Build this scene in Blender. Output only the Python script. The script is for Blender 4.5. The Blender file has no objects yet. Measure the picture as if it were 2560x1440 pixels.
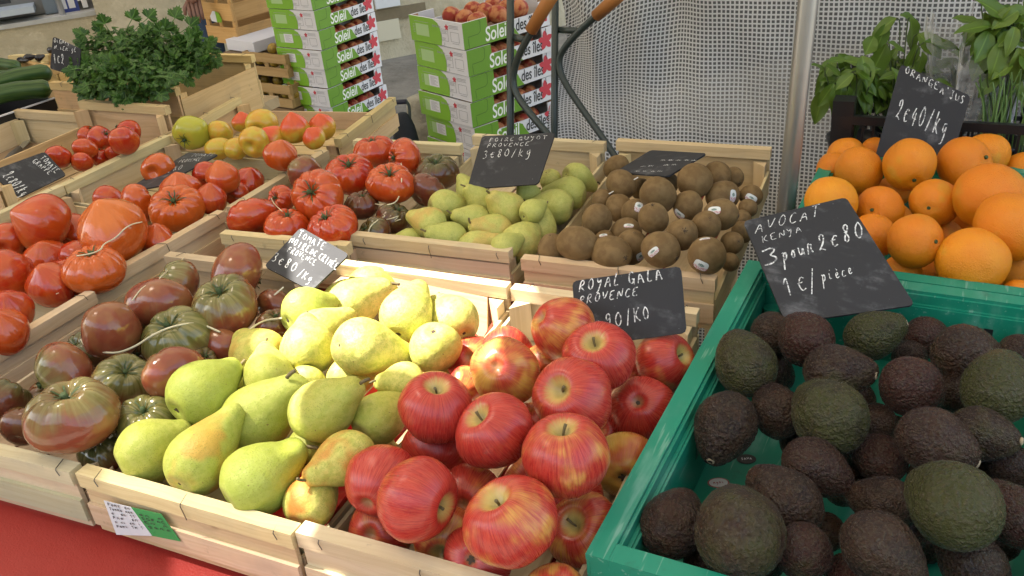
import bpy, math, random
import numpy as np
from mathutils import Vector, Matrix, Quaternion, noise as mnoise
random.seed(7)
scene = bpy.context.scene
C = scene.collection
# ---------------------------------------------------------------- camera, world, sun, exposure
RC = np.array([[0.9016275, 0.4238958, -0.0859076], [0.1370991, -0.468487, -0.8727679], [-0.4102093, 0.7751337, -0.4805165]])
FPX = 2251.11
CAM = np.array([0.8405689, -0.4885479, 0.6292523])
cd = bpy.data.cameras.new('camera'); cam = bpy.data.objects.new('camera', cd); C.objects.link(cam)
cd.sensor_width = 36; cd.lens = FPX / 2560 * 36; cd.clip_start = .01; cd.clip_end = 500
M3 = RC.T @ np.diag([1., -1., -1.])
cam.matrix_world = Matrix(((*M3[0], CAM[0]), (*M3[1], CAM[1]), (*M3[2], CAM[2]), (0, 0, 0, 1)))
scene.camera = cam
scene.render.resolution_x = 1024; scene.render.resolution_y = 576
SUN = np.array([-0.50, -0.12, 0.857]); SUN /= np.linalg.norm(SUN)
w = bpy.data.worlds.new('World'); scene.world = w; w.use_nodes = True
wn = w.node_tree.nodes; wl = w.node_tree.links
sky = wn.new('ShaderNodeTexSky'); sky.sky_type = 'NISHITA'; sky.sun_disc = False
sky.sun_elevation = math.asin(SUN[2]); sky.sun_rotation = math.atan2(SUN[0], SUN[1])
sky.air_density = 1.3; sky.dust_density = 3.0
mt_ = wn.new('ShaderNodeMix'); mt_.data_type = 'RGBA'; mt_.blend_type = 'MULTIPLY'; mt_.inputs[0].default_value = 1; mt_.inputs[7].default_value = (1, .92, .80, 1); wl.new(sky.outputs[0], mt_.inputs[6]); wl.new(mt_.outputs[2], wn['Background'].inputs[0]); wn['Background'].inputs[1].default_value = 0.15
sl = bpy.data.lights.new('sun', 'SUN'); so = bpy.data.objects.new('sun', sl); C.objects.link(so)
sl.energy = 4.4; sl.angle = math.radians(0.5); sl.color = (1, .95, .86)
so.rotation_euler = Vector(-SUN).to_track_quat('-Z', 'Y').to_euler(); so.location = (SUN * 8).tolist()
scene.view_settings.view_transform = 'Standard'; scene.view_settings.look = 'None'
scene.view_settings.exposure = 2.12; scene.view_settings.gamma = 1.0
scene.view_settings.use_curve_mapping = False
scene.cycles.use_denoising = True
scene.cycles.max_bounces = 8; scene.cycles.diffuse_bounces = 2; scene.cycles.glossy_bounces = 2; scene.cycles.transparent_max_bounces = 12
scene.cycles.sample_clamp_indirect = 6.0
# ---------------------------------------------------------------- rays of the photograph turned into points of the place
def ray(x, y):
    return RC.T @ np.array([(x - 1280) / FPX, (y - 720) / FPX, 1.])
def at(x, y, z):
    d = ray(x, y); return CAM + d * ((z - CAM[2]) / d[2])
def at_d(x, y, dist):
    d = ray(x, y); return CAM + d / np.linalg.norm(d) * dist
def at_y(x, y, Y):
    d = ray(x, y); return CAM + d * ((Y - CAM[1]) / d[1])
def at_plane(x, y, p, n):
    d = ray(x, y); return CAM + d * (np.dot(p - CAM, n) / np.dot(d, n))
def depth(p):
    return float((RC @ (np.asarray(p) - CAM))[2])
# ---------------------------------------------------------------- tagging
def tag(o, label=None, cat=None, group=None, kind=None):
    if label: o['label'] = label
    if cat: o['category'] = cat
    if group: o['group'] = group
    if kind: o['kind'] = kind
    return o
def empty(name, loc, label, cat, group=None, rz=0):
    o = bpy.data.objects.new(name, None); C.objects.link(o); o.location = tuple(loc); o.rotation_euler = (0, 0, rz)
    o.empty_display_size = .02
    return tag(o, label, cat, group)
def link(name, me, mat=None, parent=None, color=None):
    o = bpy.data.objects.new(name, me); C.objects.link(o)
    if mat is not None and not me.materials: me.materials.append(mat)
    if parent is not None: o.parent = parent
    if color: o.color = (*color, 1)
    return o
def copy_tree(o, parent=None):
    c = o.copy(); C.objects.link(c); c.parent = parent
    for ch in o.children: copy_tree(ch, c)
    return c
# ---------------------------------------------------------------- mesh builder
def nrm(v):
    v = np.asarray(v, float); return v / (np.linalg.norm(v) + 1e-12)
class MB:
    def __init__(s): s.v = []; s.f = []; s.uv = []; s.mi = []
    def add(s, vs, fs, uv=None, mi=0):
        b = len(s.v); s.v += [tuple(map(float, v)) for v in vs]
        s.f += [tuple(b + i for i in f) for f in fs]
        s.uv += [tuple(u) for u in uv] if uv is not None else [(float(v[0]), float(v[1])) for v in vs]
        s.mi += [mi] * len(fs)
        return s
    def box(s, c, size, R=None, grain=None, mi=0):
        sx, sy, sz = [q / 2 for q in size]; g = int(np.argmax(size)) if grain is None else grain
        R = np.eye(3) if R is None else np.asarray(R); c = np.asarray(c, float)
        o1, o2 = random.random() * 7, random.random() * 7
        for ax in range(3):
            for sg in (-1, 1):
                a, b = [i for i in range(3) if i != ax]; q = []
                for da, db in ((-1, -1), (1, -1), (1, 1), (-1, 1)):
                    p = [0, 0, 0]; h = (sx, sy, sz); p[ax] = sg * h[ax]; p[a] = da * h[a]; p[b] = db * h[b]; q.append(p)
                fl = (sg > 0) == (ax != 1)
                if not fl: q = q[::-1]
                uv = [(p[g] + o1, sum(p[i] for i in range(3) if i != g) + o2) for p in q]
                s.add([c + R @ np.array(p) for p in q], [(0, 1, 2, 3)], uv, mi)
        return s
    def tube(s, pts, r, n=8, cap=True, mi=0):
        pts = [np.asarray(p, float) for p in pts]; m = len(pts)
        rs = list(r) if hasattr(r, '__len__') else [r] * m
        t0 = nrm(pts[1] - pts[0]); up = np.array([0, 0, 1.]) if abs(t0[2]) < .9 else np.array([1., 0, 0])
        x = nrm(np.cross(up, t0)); vs = []; uv = []; L = 0
        for i in range(m):
            t = nrm(pts[min(i + 1, m - 1)] - pts[max(i - 1, 0)]); x = nrm(x - t * np.dot(x, t)); y = np.cross(t, x)
            if i: L += np.linalg.norm(pts[i] - pts[i - 1])
            for k in range(n):
                a = 2 * math.pi * k / n; vs.append(pts[i] + (x * math.cos(a) + y * math.sin(a)) * rs[i]); uv.append((L, k / n))
        fs = [(i * n + k, i * n + (k + 1) % n, (i + 1) * n + (k + 1) % n, (i + 1) * n + k) for i in range(m - 1) for k in range(n)]
        if cap: fs += [tuple(range(n - 1, -1, -1)), tuple((m - 1) * n + k for k in range(n))]
        return s.add(vs, fs, uv, mi)
    def prism(s, poly, o, ex, ey, n, t, mi=0):
        """flat outline poly (2-D) laid on plane o+ex*u+ey*v, thickness t along n"""
        o, ex, ey, n = map(np.asarray, (o, ex, ey, n)); k = len(poly)
        a = [o + ex * u + ey * v for u, v in poly]; b = [p + n * t for p in a]
        fs = [tuple(range(k - 1, -1, -1)), tuple(k + i for i in range(k))] + [(i, (i + 1) % k, k + (i + 1) % k, k + i) for i in range(k)]
        return s.add(a + b, fs, [(u, v) for u, v in poly] * 2, mi)
    def grid(s, fn, nu, nv, mi=0, uvf=None):
        vs = []; uv = []
        for j in range(nv + 1):
            for i in range(nu + 1):
                u, v = i / nu, j / nv; vs.append(fn(u, v)); uv.append(uvf(u, v) if uvf else (u, v))
        fs = [(j * (nu + 1) + i, j * (nu + 1) + i + 1, (j + 1) * (nu + 1) + i + 1, (j + 1) * (nu + 1) + i) for j in range(nv) for i in range(nu)]
        return s.add(vs, fs, uv, mi)
    def mesh(s, name, mats=(), smooth=False):
        me = bpy.data.meshes.new(name); me.from_pydata(s.v, [], s.f)
        ul = me.uv_layers.new(name='UVMap'); vi = np.empty(len(me.loops), dtype=np.int32); me.loops.foreach_get('vertex_index', vi)
        ul.data.foreach_set('uv', np.array(s.uv, dtype=np.float32)[vi].ravel())
        for m in (mats if isinstance(mats, (list, tuple)) else [mats]): me.materials.append(m)
        if len(set(s.mi)) > 1: me.polygons.foreach_set('material_index', s.mi)
        if smooth: me.polygons.foreach_set('use_smooth', [True] * len(me.polygons))
        me.update(); return me
    def build(s, name, mats, parent=None, smooth=False, color=None, bevel=0):
        o = link(name, s.mesh(name, mats, smooth), None, parent, color)
        if bevel:
            md = o.modifiers.new('edge', 'BEVEL'); md.width = bevel; md.segments = 2; md.limit_method = 'ANGLE'
        return o
def clear_parent_offset(o, root):
    """give o (built in world coordinates) to root without moving it"""
    bpy.context.view_layer.update()
    o.parent = root; o.matrix_parent_inverse = root.matrix_world.inverted()
def rooted(name, loc, label, cat, group=None):
    r = empty(name, loc, label, cat, group); r['_l'] = 0; del r['_l']
    return r
def give(root, *objs):
    mi = Matrix.Translation(root.location).inverted() if tuple(root.rotation_euler) == (0, 0, 0) else (Matrix.Translation(root.location) @ root.rotation_euler.to_matrix().to_4x4()).inverted()
    for o in objs: o.parent = root; o.matrix_parent_inverse = mi
# ---------------------------------------------------------------- materials
class NT:
    def __init__(s, name, rough=.5, spec=.5):
        s.m = bpy.data.materials.new(name); s.m.use_nodes = True; s.t = s.m.node_tree
        s.b = s.t.nodes['Principled BSDF']; s.out = s.t.nodes['Material Output']
        s.set(Roughness=rough); s.b.inputs['Specular IOR Level'].default_value = spec
    def put(s, sock, v):
        if isinstance(v, bpy.types.NodeSocket): s.t.links.new(v, sock)
        elif hasattr(v, '__len__'):
            n = len(sock.default_value); v = tuple(v); sock.default_value = v + (1,) * (n - len(v)) if len(v) < n else v
        else:
            try: sock.default_value = v
            except TypeError: sock.default_value = (v,) * len(sock.default_value)
    def set(s, **k):
        for a, v in k.items(): s.put(s.b.inputs[a.replace('_', ' ')], v)
        return s
    def n(s, typ, ins=None, out=0, **props):
        nd = s.t.nodes.new('ShaderNode' + typ)
        for a, v in props.items(): setattr(nd, a, v)
        for a, v in (ins or {}).items(): s.put(nd.inputs[a], v)
        return nd.outputs[out]
    def mix(s, f, a, b, mode='MIX'):
        nd = s.t.nodes.new('ShaderNodeMix'); nd.data_type = 'RGBA'; nd.blend_type = mode
        s.put(nd.inputs[0], f); s.put(nd.inputs[6], a); s.put(nd.inputs[7], b); return nd.outputs[2]
    def math(s, op, a, b=0., clamp=False):
        nd = s.t.nodes.new('ShaderNodeMath'); nd.operation = op; nd.use_clamp = clamp; s.put(nd.inputs[0], a); s.put(nd.inputs[1], b); return nd.outputs[0]
    def vmath(s, op, a, b=(0, 0, 0)):
        nd = s.t.nodes.new('ShaderNodeVectorMath'); nd.operation = op; s.put(nd.inputs[0], a); s.put(nd.inputs[1], b); return nd.outputs[0]
    def noise(s, vec, scale, detail=4, rough=.55, out=0):
        return s.n('TexNoise', {'Vector': vec, 'Scale': scale, 'Detail': detail, 'Roughness': rough}, out)
    def step(s, v, a, b):
        nd = s.t.nodes.new('ShaderNodeMapRange'); nd.interpolation_type = 'SMOOTHSTEP'
        s.put(nd.inputs[0], v); s.put(nd.inputs[1], a); s.put(nd.inputs[2], b); return nd.outputs[0]
    def obj(s): return s.n('TexCoord', out=3)
    def uv(s): return s.n('TexCoord', out=2)
    def rnd(s): return s.n('ObjectInfo', out=5)
    def ocol(s): return s.n('ObjectInfo', out=1)
    def xyz(s, v):
        nd = s.t.nodes.new('ShaderNodeSeparateXYZ'); s.put(nd.inputs[0], v); return nd.outputs[0], nd.outputs[1], nd.outputs[2]
    def comb(s, x=0., y=0., z=0.):
        return s.n('CombineXYZ', {0: x, 1: y, 2: z})
    def bump(s, h, strength=.3, dist=.01):
        s.put(s.b.inputs['Normal'], s.n('Bump', {'Height': h, 'Strength': strength, 'Distance': dist})); return s
    def shift(s, v, k=37.):
        """move a texture by an amount of its own for each object"""
        r = s.rnd(); return s.vmath('ADD', v, s.comb(s.math('MULTIPLY', r, k), s.math('MULTIPLY', r, k * 1.7), 0.))
def plain(name, col, rough=.5, metal=0., spec=.5, noise=0., scale=30.):
    t = NT(name, rough, spec); t.set(Metallic=metal)
    if noise:
        f = t.noise(t.obj(), scale, 5)
        t.set(Base_Color=t.mix(f, [c * (1 - noise) for c in col], [min(1, c * (1 + noise)) for c in col]))
    else: t.set(Base_Color=col)
    return t.m
def wood_mat():
    t = NT('wood', .62, .3); u = t.uv(); r = t.rnd()
    v = t.vmath('ADD', u, t.comb(t.math('MULTIPLY', r, 13.), t.math('MULTIPLY', r, 7.)))
    warp = t.noise(v, 5., 2)
    x, y, z = t.xyz(v)
    y2 = t.math('ADD', y, t.math('MULTIPLY', warp, .035))
    g = t.noise(t.comb(t.math('MULTIPLY', x, 5.), t.math('MULTIPLY', y2, 190.), 0.), 1., 5, .6)
    g2 = t.noise(t.comb(t.math('MULTIPLY', x, 2.), t.math('MULTIPLY', y2, 38.), 3.), 1., 3, .5)
    f = t.math('ADD', t.math('MULTIPLY', g, .5), t.math('MULTIPLY', g2, .5))
    col = t.n('ValToRGB', {0: f}); cr = t.t.nodes[-1].color_ramp
    cr.elements[0].position = .30; cr.elements[0].color = (.54, .40, .225, 1); cr.elements[1].position = .7; cr.elements[1].color = (.77, .645, .445, 1)
    e = cr.elements.new(.5); e.color = (.685, .55, .35, 1)
    knot = t.step(t.noise(t.comb(t.math('MULTIPLY', x, 14.), t.math('MULTIPLY', y, 30.), 0.), 1., 2), .70, .80)
    col = t.mix(t.math('MULTIPLY', knot, .55), col, (.22, .13, .06))
    dirt = t.step(t.noise(t.obj(), 9., 4), .52, .75)
    col = t.mix(t.math('MULTIPLY', dirt, .42), col, (.40, .35, .27)); dk = t.step(t.noise(t.vmath('ADD', t.obj(), t.comb(r, r, 0.)), 32., 5, .7), .62, .74); col = t.mix(t.math('MULTIPLY', dk, .38), col, (.20, .15, .10))
    br = t.math('ADD', .86, t.math('MULTIPLY', r, .22))
    col = t.mix(1., col, t.comb(br, br, br), 'MULTIPLY')
    t.set(Base_Color=t.mix(1., col, t.ocol(), 'MULTIPLY'))
    t.bump(g, .22, .002); return t.m
def slate_mat():
    t = NT('chalk_slate', .6, .14); o = t.obj()
    a = t.noise(o, 26., 6, .65); b = t.noise(t.vmath('MULTIPLY', o, (14, 60, 30)), 1., 4)
    sm = t.math('MULTIPLY', t.step(a, .48, .72), t.step(b, .40, .68))
    dots = t.step(t.noise(o, 210., 2), .74, .80)
    c = t.mix(t.math('MULTIPLY', sm, .75), (.042, .042, .046), (.21, .21, .22))
    c = t.mix(t.math('MULTIPLY', dots, .55), c, (.3, .3, .3))
    t.set(Base_Color=c, Roughness=t.math('ADD', .42, t.math('MULTIPLY', a, .2))); t.bump(a, .1, .002); return t.m
def chalk_mat():
    t = NT('chalk', .95, .1); f = t.noise(t.obj(), 260., 3, .7)
    t.set(Base_Color=t.mix(t.step(f, .34, .60), (.13, .13, .14), (.88, .88, .87))); return t.m
def apple_mat():
    t = NT('apple_skin', .28, .5); o = t.obj(); x, y, z = t.xyz(o); R, G, B = t.xyz(t.ocol())
    d = t.vmath('NORMALIZE', t.comb(x, y, 0.)); so_ = t.shift(o, 29.)
    q = t.vmath('ADD', t.vmath('MULTIPLY', d, (10., 10., 0.)), t.comb(0., 0., t.math('ADD', t.math('MULTIPLY', z, 1.1), t.math('MULTIPLY', t.rnd(), 50.))))
    st = t.noise(q, 1.5, 6, .72); fine = t.noise(t.vmath('MULTIPLY', q, (4., 4., 2.2)), 1.4, 4, .6)
    big = t.noise(so_, 1.25, 2)
    cover = t.math('ADD', t.math('MULTIPLY', t.math('SUBTRACT', big, .5), 1.8), t.math('ADD', R, .16))
    f = t.math('ADD', t.math('ADD', cover, t.math('MULTIPLY', t.math('SUBTRACT', st, .5), .75)), t.math('MULTIPLY', t.math('SUBTRACT', fine, .5), .9))
    f = t.step(f, -.02, .80)
    red = t.mix(t.step(st, .35, .65), (.52, .050, .032), (.37, .019, .019))
    red = t.mix(t.math('MULTIPLY', t.step(fine, .5, .72), .45), red, (.70, .17, .07))
    yel = t.mix(t.step(big, .4, .62), (.68, .40, .085), (.62, .22, .05))
    c = t.mix(f, yel, red)
    r2 = t.math('ADD', t.math('MULTIPLY', x, x), t.math('MULTIPLY', y, y))
    cap = t.math('MULTIPLY', t.step(t.math('ADD', t.math('SUBTRACT', .15, r2), t.math('MULTIPLY', t.math('SUBTRACT', st, .5), .22)), -.02, .13), t.step(z, .0, .4))
    c = t.mix(t.math('MULTIPLY', cap, .8), c, (.60, .50, .15))
    deep = t.step(t.math('SUBTRACT', .03, r2), -.02, .03)
    c = t.mix(t.math('MULTIPLY', deep, .6), c, (.26, .22, .09))
    v = t.n('TexVoronoi', {'Vector': so_, 'Scale': 15.}); dots = t.step(v, .085, .03)
    c = t.mix(t.math('MULTIPLY', dots, .55), c, (.78, .55, .30)); mk = t.n('TexVoronoi', {'Vector': t.vmath('ADD', so_, t.vmath('MULTIPLY', t.noise(so_, 9., 2, out=1), (.12, .12, .12))), 'Scale': 2.1}); c = t.mix(t.math('MULTIPLY', t.step(mk, .06, .035), .7), c, (.24, .13, .06))
    t.set(Base_Color=c, Roughness=t.math('ADD', .20, t.math('MULTIPLY', fine, .16))); t.bump(t.noise(o, 30., 3), .05, .01); return t.m
def pear_mat():
    t = NT('pear_skin', .5, .32); o = t.obj(); R, G, B = t.xyz(t.ocol()); x, y, z = t.xyz(o); s_ = t.shift(o, 31.)
    big = t.noise(s_, 1.1, 3); sp = t.n('TexVoronoi', {'Vector': s_, 'Scale': 21.})
    c = t.mix(R, (.37, .42, .075), (.66, .60, .15))
    mot = t.noise(s_, 4.5, 4, .65); c = t.mix(t.math('MULTIPLY', t.step(mot, .42, .62), .45), c, (.30, .36, .035))
    c = t.mix(t.math('MULTIPLY', t.step(big, .45, .7), .5), c, (.44, .46, .06))
    blush = t.math('MULTIPLY', G, t.step(t.noise(t.vmath('ADD', s_, (9, 3, 5)), .8, 2), .40, .58))
    c = t.mix(blush, c, (.62, .24, .045))
    c = t.mix(t.math('MULTIPLY', B, .7), c, (.56, .52, .19))
    spk = t.math('MULTIPLY', t.step(sp, .40, .18), t.math('ADD', .35, t.math('MULTIPLY', t.step(t.noise(s_, 3., 3), .4, .62), .6)))
    c = t.mix(t.math('MULTIPLY', spk, .66), c, (.20, .215, .03))
    russ = t.step(t.noise(s_, 5.5, 6, .7), .66, .76)
    c = t.mix(t.math('MULTIPLY', russ, .6), c, (.34, .22, .08)); mk = t.n('TexVoronoi', {'Vector': t.vmath('ADD', s_, t.vmath('MULTIPLY', t.noise(s_, 8., 2, out=1), (.12, .12, .12))), 'Scale': 2.6}); c = t.mix(t.math('MULTIPLY', t.step(mk, .075, .045), .75), c, (.20, .115, .045))
    bot = t.step(t.math('MULTIPLY', z, -1.), .84, .93)
    c = t.mix(t.math('MULTIPLY', bot, .5), c, (.22, .16, .07))
    t.set(Base_Color=c); t.bump(t.math('ADD', t.noise(s_, 22., 4), t.math('MULTIPLY', t.noise(s_, 3.5, 3), 2.5)), .16, .03); return t.m
def tomato_mat():
    t = NT('tomato_skin', .12, .5); t.set(Coat_Weight=.3, Coat_Roughness=.04);  o = t.obj(); R, G, B = t.xyz(t.ocol()); x, y, z = t.xyz(o); s_ = t.shift(o, 23.)
    d = t.vmath('NORMALIZE', t.comb(x, y, 0.))
    q = t.vmath('ADD', t.vmath('MULTIPLY', d, (5., 5., 0.)), t.comb(0., 0., t.math('ADD', t.math('MULTIPLY', z, .8), t.math('MULTIPLY', t.rnd(), 50.))))
    st = t.noise(q, 1.4, 4, .6); big = t.noise(s_, 1.4, 2)
    c = t.mix(t.step(big, .38, .62), (.44, .020, .007), (.50, .060, .010))
    c = t.mix(R, c, (.60, .115, .012))
    c = t.mix(t.math('MULTIPLY', t.step(st, .5, .68), .3), c, (.60, .13, .022))
    tip = t.math('MULTIPLY', t.step(z, .2, .8), G)
    c = t.mix(t.math('MULTIPLY', tip, .6), c, (.76, .21, .04))
    t.set(Base_Color=c, Roughness=.16); t.bump(t.noise(s_, 4., 2), .04, .05); return t.m
def dark_tomato_mat():
    t = NT('black_tomato_skin', .16, .5); t.set(Coat_Weight=.25, Coat_Roughness=.05); o = t.obj(); R, G, B = t.xyz(t.ocol()); x, y, z = t.xyz(o); s_ = t.shift(o, 23.)
    d = t.vmath('NORMALIZE', t.comb(x, y, 0.))
    q = t.vmath('ADD', t.vmath('MULTIPLY', d, (4.5, 4.5, 0.)), t.comb(0., 0., t.math('ADD', t.math('MULTIPLY', z, .5), t.math('MULTIPLY', t.rnd(), 50.))))
    st = t.noise(q, 1.5, 4, .6); big = t.noise(s_, 1.2, 2)
    red = t.mix(t.step(big, .4, .62), (.255, .060, .030), (.30, .115, .045))
    grn = t.mix(t.step(st, .40, .64), (.13, .13, .035), (.23, .20, .07))
    f = t.math('ADD', t.math('ADD', t.math('MULTIPLY', z, .85), t.math('SUBTRACT', R, .52)), t.math('MULTIPLY', t.math('SUBTRACT', st, .5), .7))
    f = t.math('ADD', f, t.math('MULTIPLY', t.math('SUBTRACT', big, .5), .9))
    c = t.mix(t.step(f, -.15, .75), red, grn)
    dk = t.math('SUBTRACT', 1., t.math('MULTIPLY', G, .62))
    c = t.mix(1., c, t.comb(dk, dk, dk), 'MULTIPLY')
    t.set(Base_Color=c); t.bump(t.noise(s_, 4., 2), .04, .05); return t.m
def yellow_tomato_mat():
    t = NT('yellow_tomato_skin', .22, .5);  o = t.obj(); R, G, B = t.xyz(t.ocol()); x, y, z = t.xyz(o); s_ = t.shift(o, 23.)
    big = t.noise(s_, 1.5, 3)
    c = t.mix(t.step(big, .4, .6), (.60, .42, .05), (.66, .33, .035)); c = t.mix(B, c, (.42, .42, .04))
    f = t.math('ADD', t.math('SUBTRACT', z, .9), t.math('ADD', t.math('MULTIPLY', R, 1.2), t.math('MULTIPLY', big, .5)))
    c = t.mix(t.step(f, .0, .6), c, (.70, .10, .03)); t.set(Base_Color=c); return t.m
def orange_mat():
    t = NT('orange_peel', .38, .45); o = t.obj(); s_ = t.shift(o, 19.); x, y, z = t.xyz(o)
    R, G, B = t.xyz(t.ocol()); big = t.noise(s_, 1.6, 3)
    gt = t.step(t.noise(s_, .9, 2), .60, .72)
    c = t.mix(t.math('ADD', t.math('MULTIPLY', t.math('SUBTRACT', big, .5), 1.2), R), (.84, .232, .004), (.88, .33, .010))
    por = t.n('TexVoronoi', {'Vector': s_, 'Scale': 34.}); c = t.mix(t.math('MULTIPLY', t.step(por, .3, .1), .22), c, (.62, .15, .0))
    v = t.noise(s_, 24., 3); sc = t.step(t.noise(s_, 7., 5, .7), .68, .76); c = t.mix(t.math('MULTIPLY', sc, .3), c, (.5, .22, .05)); c = t.mix(t.math('MULTIPLY', gt, .35), c, (.62, .42, .03)); br = t.math('ADD', .82, t.math('MULTIPLY', t.rnd(), .22)); c = t.mix(1., c, t.comb(t.math('POWER', br, .5), br, br), 'MULTIPLY')
    t.set(Base_Color=c, Subsurface_Weight=0.); t.bump(t.math('ADD', t.step(por, .05, .35), t.math('MULTIPLY', v, .4)), .35, .03); return t.m
def avocado_mat():
    t = NT('avocado_skin', .36, .6); t.set(Coat_Weight=.12, Coat_Roughness=.25); o = t.obj(); R, G, B = t.xyz(t.ocol()); s_ = t.shift(o, 19.)
    big = t.noise(s_, 1.3, 3); v = t.n('TexVoronoi', {'Vector': t.vmath('ADD', s_, t.vmath('MULTIPLY', t.noise(s_, 6., 2, out=1), (.25, .25, .25))), 'Scale': 9.5}, feature='SMOOTH_F1')
    n2 = t.noise(s_, 11., 5, .7)
    f = t.math('ADD', R, t.math('MULTIPLY', t.math('SUBTRACT', big, .5), 1.3), True)
    dark = t.mix(t.step(big, .35, .65), (.058, .032, .024), (.11, .055, .033)); dark = t.mix(G, dark, (.115, .036, .026))
    c = t.mix(t.step(f, .2, .8), dark, (.115, .118, .034))
    h = t.math('ADD', t.math('MULTIPLY', t.math('SUBTRACT', 1., v), .8), t.math('MULTIPLY', n2, .8))
    c = t.mix(t.math('MULTIPLY', t.step(h, .75, 1.15), .5), c, (.17, .13, .075))
    t.set(Base_Color=c, Roughness=t.math('ADD', .10, t.math('MULTIPLY', n2, .28))); t.bump(h, .9, .06); return t.m
def kiwi_mat():
    t = NT('kiwi_skin', .68, .3); o = t.obj(); s_ = t.shift(o, 19.)
    a = t.noise(s_, 2., 3); b = t.noise(s_, 55., 3, .7)
    c = t.mix(t.step(a, .38, .62), (.165, .100, .040), (.235, .150, .062)); c = t.mix(t.math('MULTIPLY', b, .5), c, (.15, .085, .030))
    t.set(Base_Color=c, Sheen_Weight=.08, Sheen_Roughness=.4); t.b.inputs['Sheen Tint'].default_value = (.9, .65, .4, 1); t.bump(b, .12, .02); return t.m
def leaf_mat(name, a, b, rough=.4, trans=.25):
    t = NT(name, rough, .4); o = t.obj(); x, y, z = t.xyz(t.uv())
    f = t.noise(o, 14., 2); isl = t.n('NewGeometry', out=8)
    c = t.mix(isl, a, b); c = t.mix(t.math('MULTIPLY', f, .35), c, [q * .6 for q in a])
    vein = t.step(t.math('ABSOLUTE', t.math('SUBTRACT', x, .5)), .06, .01); c = t.mix(t.math('MULTIPLY', vein, .35), c, [min(1, q * 2.0) for q in b])
    t.set(Base_Color=c)
    tr = t.n('BsdfTranslucent', {0: c}); mx = t.n('MixShader', {0: trans, 1: t.b.outputs[0], 2: tr}); t.t.links.new(mx, t.out.inputs[0]); return t.m
def plastic_green_mat():
    t = NT('green_plastic', .38, .45); o = t.obj(); a = t.noise(o, 7., 5, .6); b = t.noise(t.vmath('MULTIPLY', o, (60, 7, 25)), 1., 4)
    wear = t.math('MULTIPLY', t.step(a, .46, .70), t.step(b, .42, .66))
    c = t.mix(t.math('MULTIPLY', wear, .72), (.010, .24, .148), (.20, .42, .34))
    scr = t.step(t.noise(t.vmath('MULTIPLY', o, (160, 12, 160)), 1., 2), .64, .70); c = t.mix(t.math('MULTIPLY', scr, .32), c, (.36, .54, .45)); dk = t.step(t.noise(o, 18., 5, .7), .58, .70); c = t.mix(t.math('MULTIPLY', dk, .45), c, (.02, .09, .06))
    t.set(Base_Color=c, Roughness=t.math('ADD', .3, t.math('MULTIPLY', a, .25))); t.bump(b, .05, .004); return t.m
def cloth_red_mat():
    t = NT('red_oilcloth', .5, .35); o = t.obj(); a = t.noise(o, 3., 5)
    c = t.mix(a, (.27, .018, .013), (.34, .027, .019)); st = t.step(t.noise(o, 26., 3), .68, .74); c = t.mix(t.math('MULTIPLY', st, .35), c, (.15, .02, .02)); c = t.mix(t.math('MULTIPLY', t.step(t.noise(o, 9., 6, .7), .5, .75), .35), c, (.15, .012, .01))
    t.set(Base_Color=c); t.bump(t.math('ADD', t.noise(o, 5., 3), t.math('MULTIPLY', t.noise(o, 400., 2), .05)), .3, .03); return t.m
def stone_mat(name, a, b, scale=1.):
    t = NT(name, .9, .15); o = t.obj(); n1 = t.noise(o, 5. * scale, 7, .7); n2 = t.noise(o, 28. * scale, 6, .7); v = t.n('TexVoronoi', {'Vector': o, 'Scale': 22. * scale})
    c = t.mix(t.step(n1, .35, .65), a, b); c = t.mix(t.math('MULTIPLY', t.step(n2, .56, .72), .5), c, [q * .45 for q in a]); c = t.mix(t.math('MULTIPLY', t.step(n2, .45, .30), .35), c, [min(1, q * 1.3) for q in b])
    t.set(Base_Color=c); t.bump(t.math('ADD', n2, t.math('MULTIPLY', v, .4)), .6, .03); return t.m
def net_mat():
    t = NT('woven_net', .6, .3); x, y, z = t.xyz(t.uv())
    def band(a):
        fr = t.math('FRACT', a); return t.step(t.math('ABSOLUTE', t.math('SUBTRACT', fr, .5)), .30, .345)
    wob = t.math('MULTIPLY', t.math('SUBTRACT', t.noise(t.uv(), .25, 2), .5), .3)
    f = t.math('MAXIMUM', band(t.math('ADD', x, wob)), band(t.math('ADD', y, wob)))
    t.set(Base_Color=t.mix(f, (.115, .115, .12), t.mix(t.step(t.noise(t.obj(), 2.5, 4), .35, .7), (.72, .72, .72), (.62, .62, .62))), Roughness=t.math('ADD', .25, t.math('MULTIPLY', f, .4)))
    tr = t.n('BsdfTransparent'); mx = t.n('MixShader', {0: t.math('MULTIPLY', t.math('SUBTRACT', 1., f), .05), 1: t.b.outputs[0], 2: tr}); t.t.links.new(mx, t.out.inputs[0]); return t.m
def film_mat():
    t = NT('clear_film', .08, .6); o = t.obj()
    t.set(Base_Color=(.85, .85, .86)); t.bump(t.noise(o, 28., 4), .9, .02)
    fr = t.n('LayerWeight', {0: .45}, 1); tr = t.n('BsdfTransparent', {0: (.93, .94, .95)})
    mx = t.n('MixShader', {0: t.math('ADD', .20, t.math('MULTIPLY', fr, .6)), 1: tr, 2: t.b.outputs[0]}); t.t.links.new(mx, t.out.inputs[0]); return t.m
def canvas_mat(trans):
    t = NT('awning_canvas', .8, .2); t.set(Base_Color=(.42, .39, .33))
    tl = t.n('BsdfTranslucent', {0: (.80, .74, .60)}); mx = t.n('MixShader', {0: trans, 1: t.b.outputs[0], 2: tl}); t.t.links.new(mx, t.out.inputs[0]); return t.m
def sun_dimmer_mat(pass_):
    t = NT('awning_shade_net', .8, .2); t.set(Base_Color=(.6, .56, .48)); tr = t.n('BsdfTransparent')
    mx = t.n('MixShader', {0: pass_, 1: t.b.outputs[0], 2: tr}); t.t.links.new(mx, t.out.inputs[0]); return t.m
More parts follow.
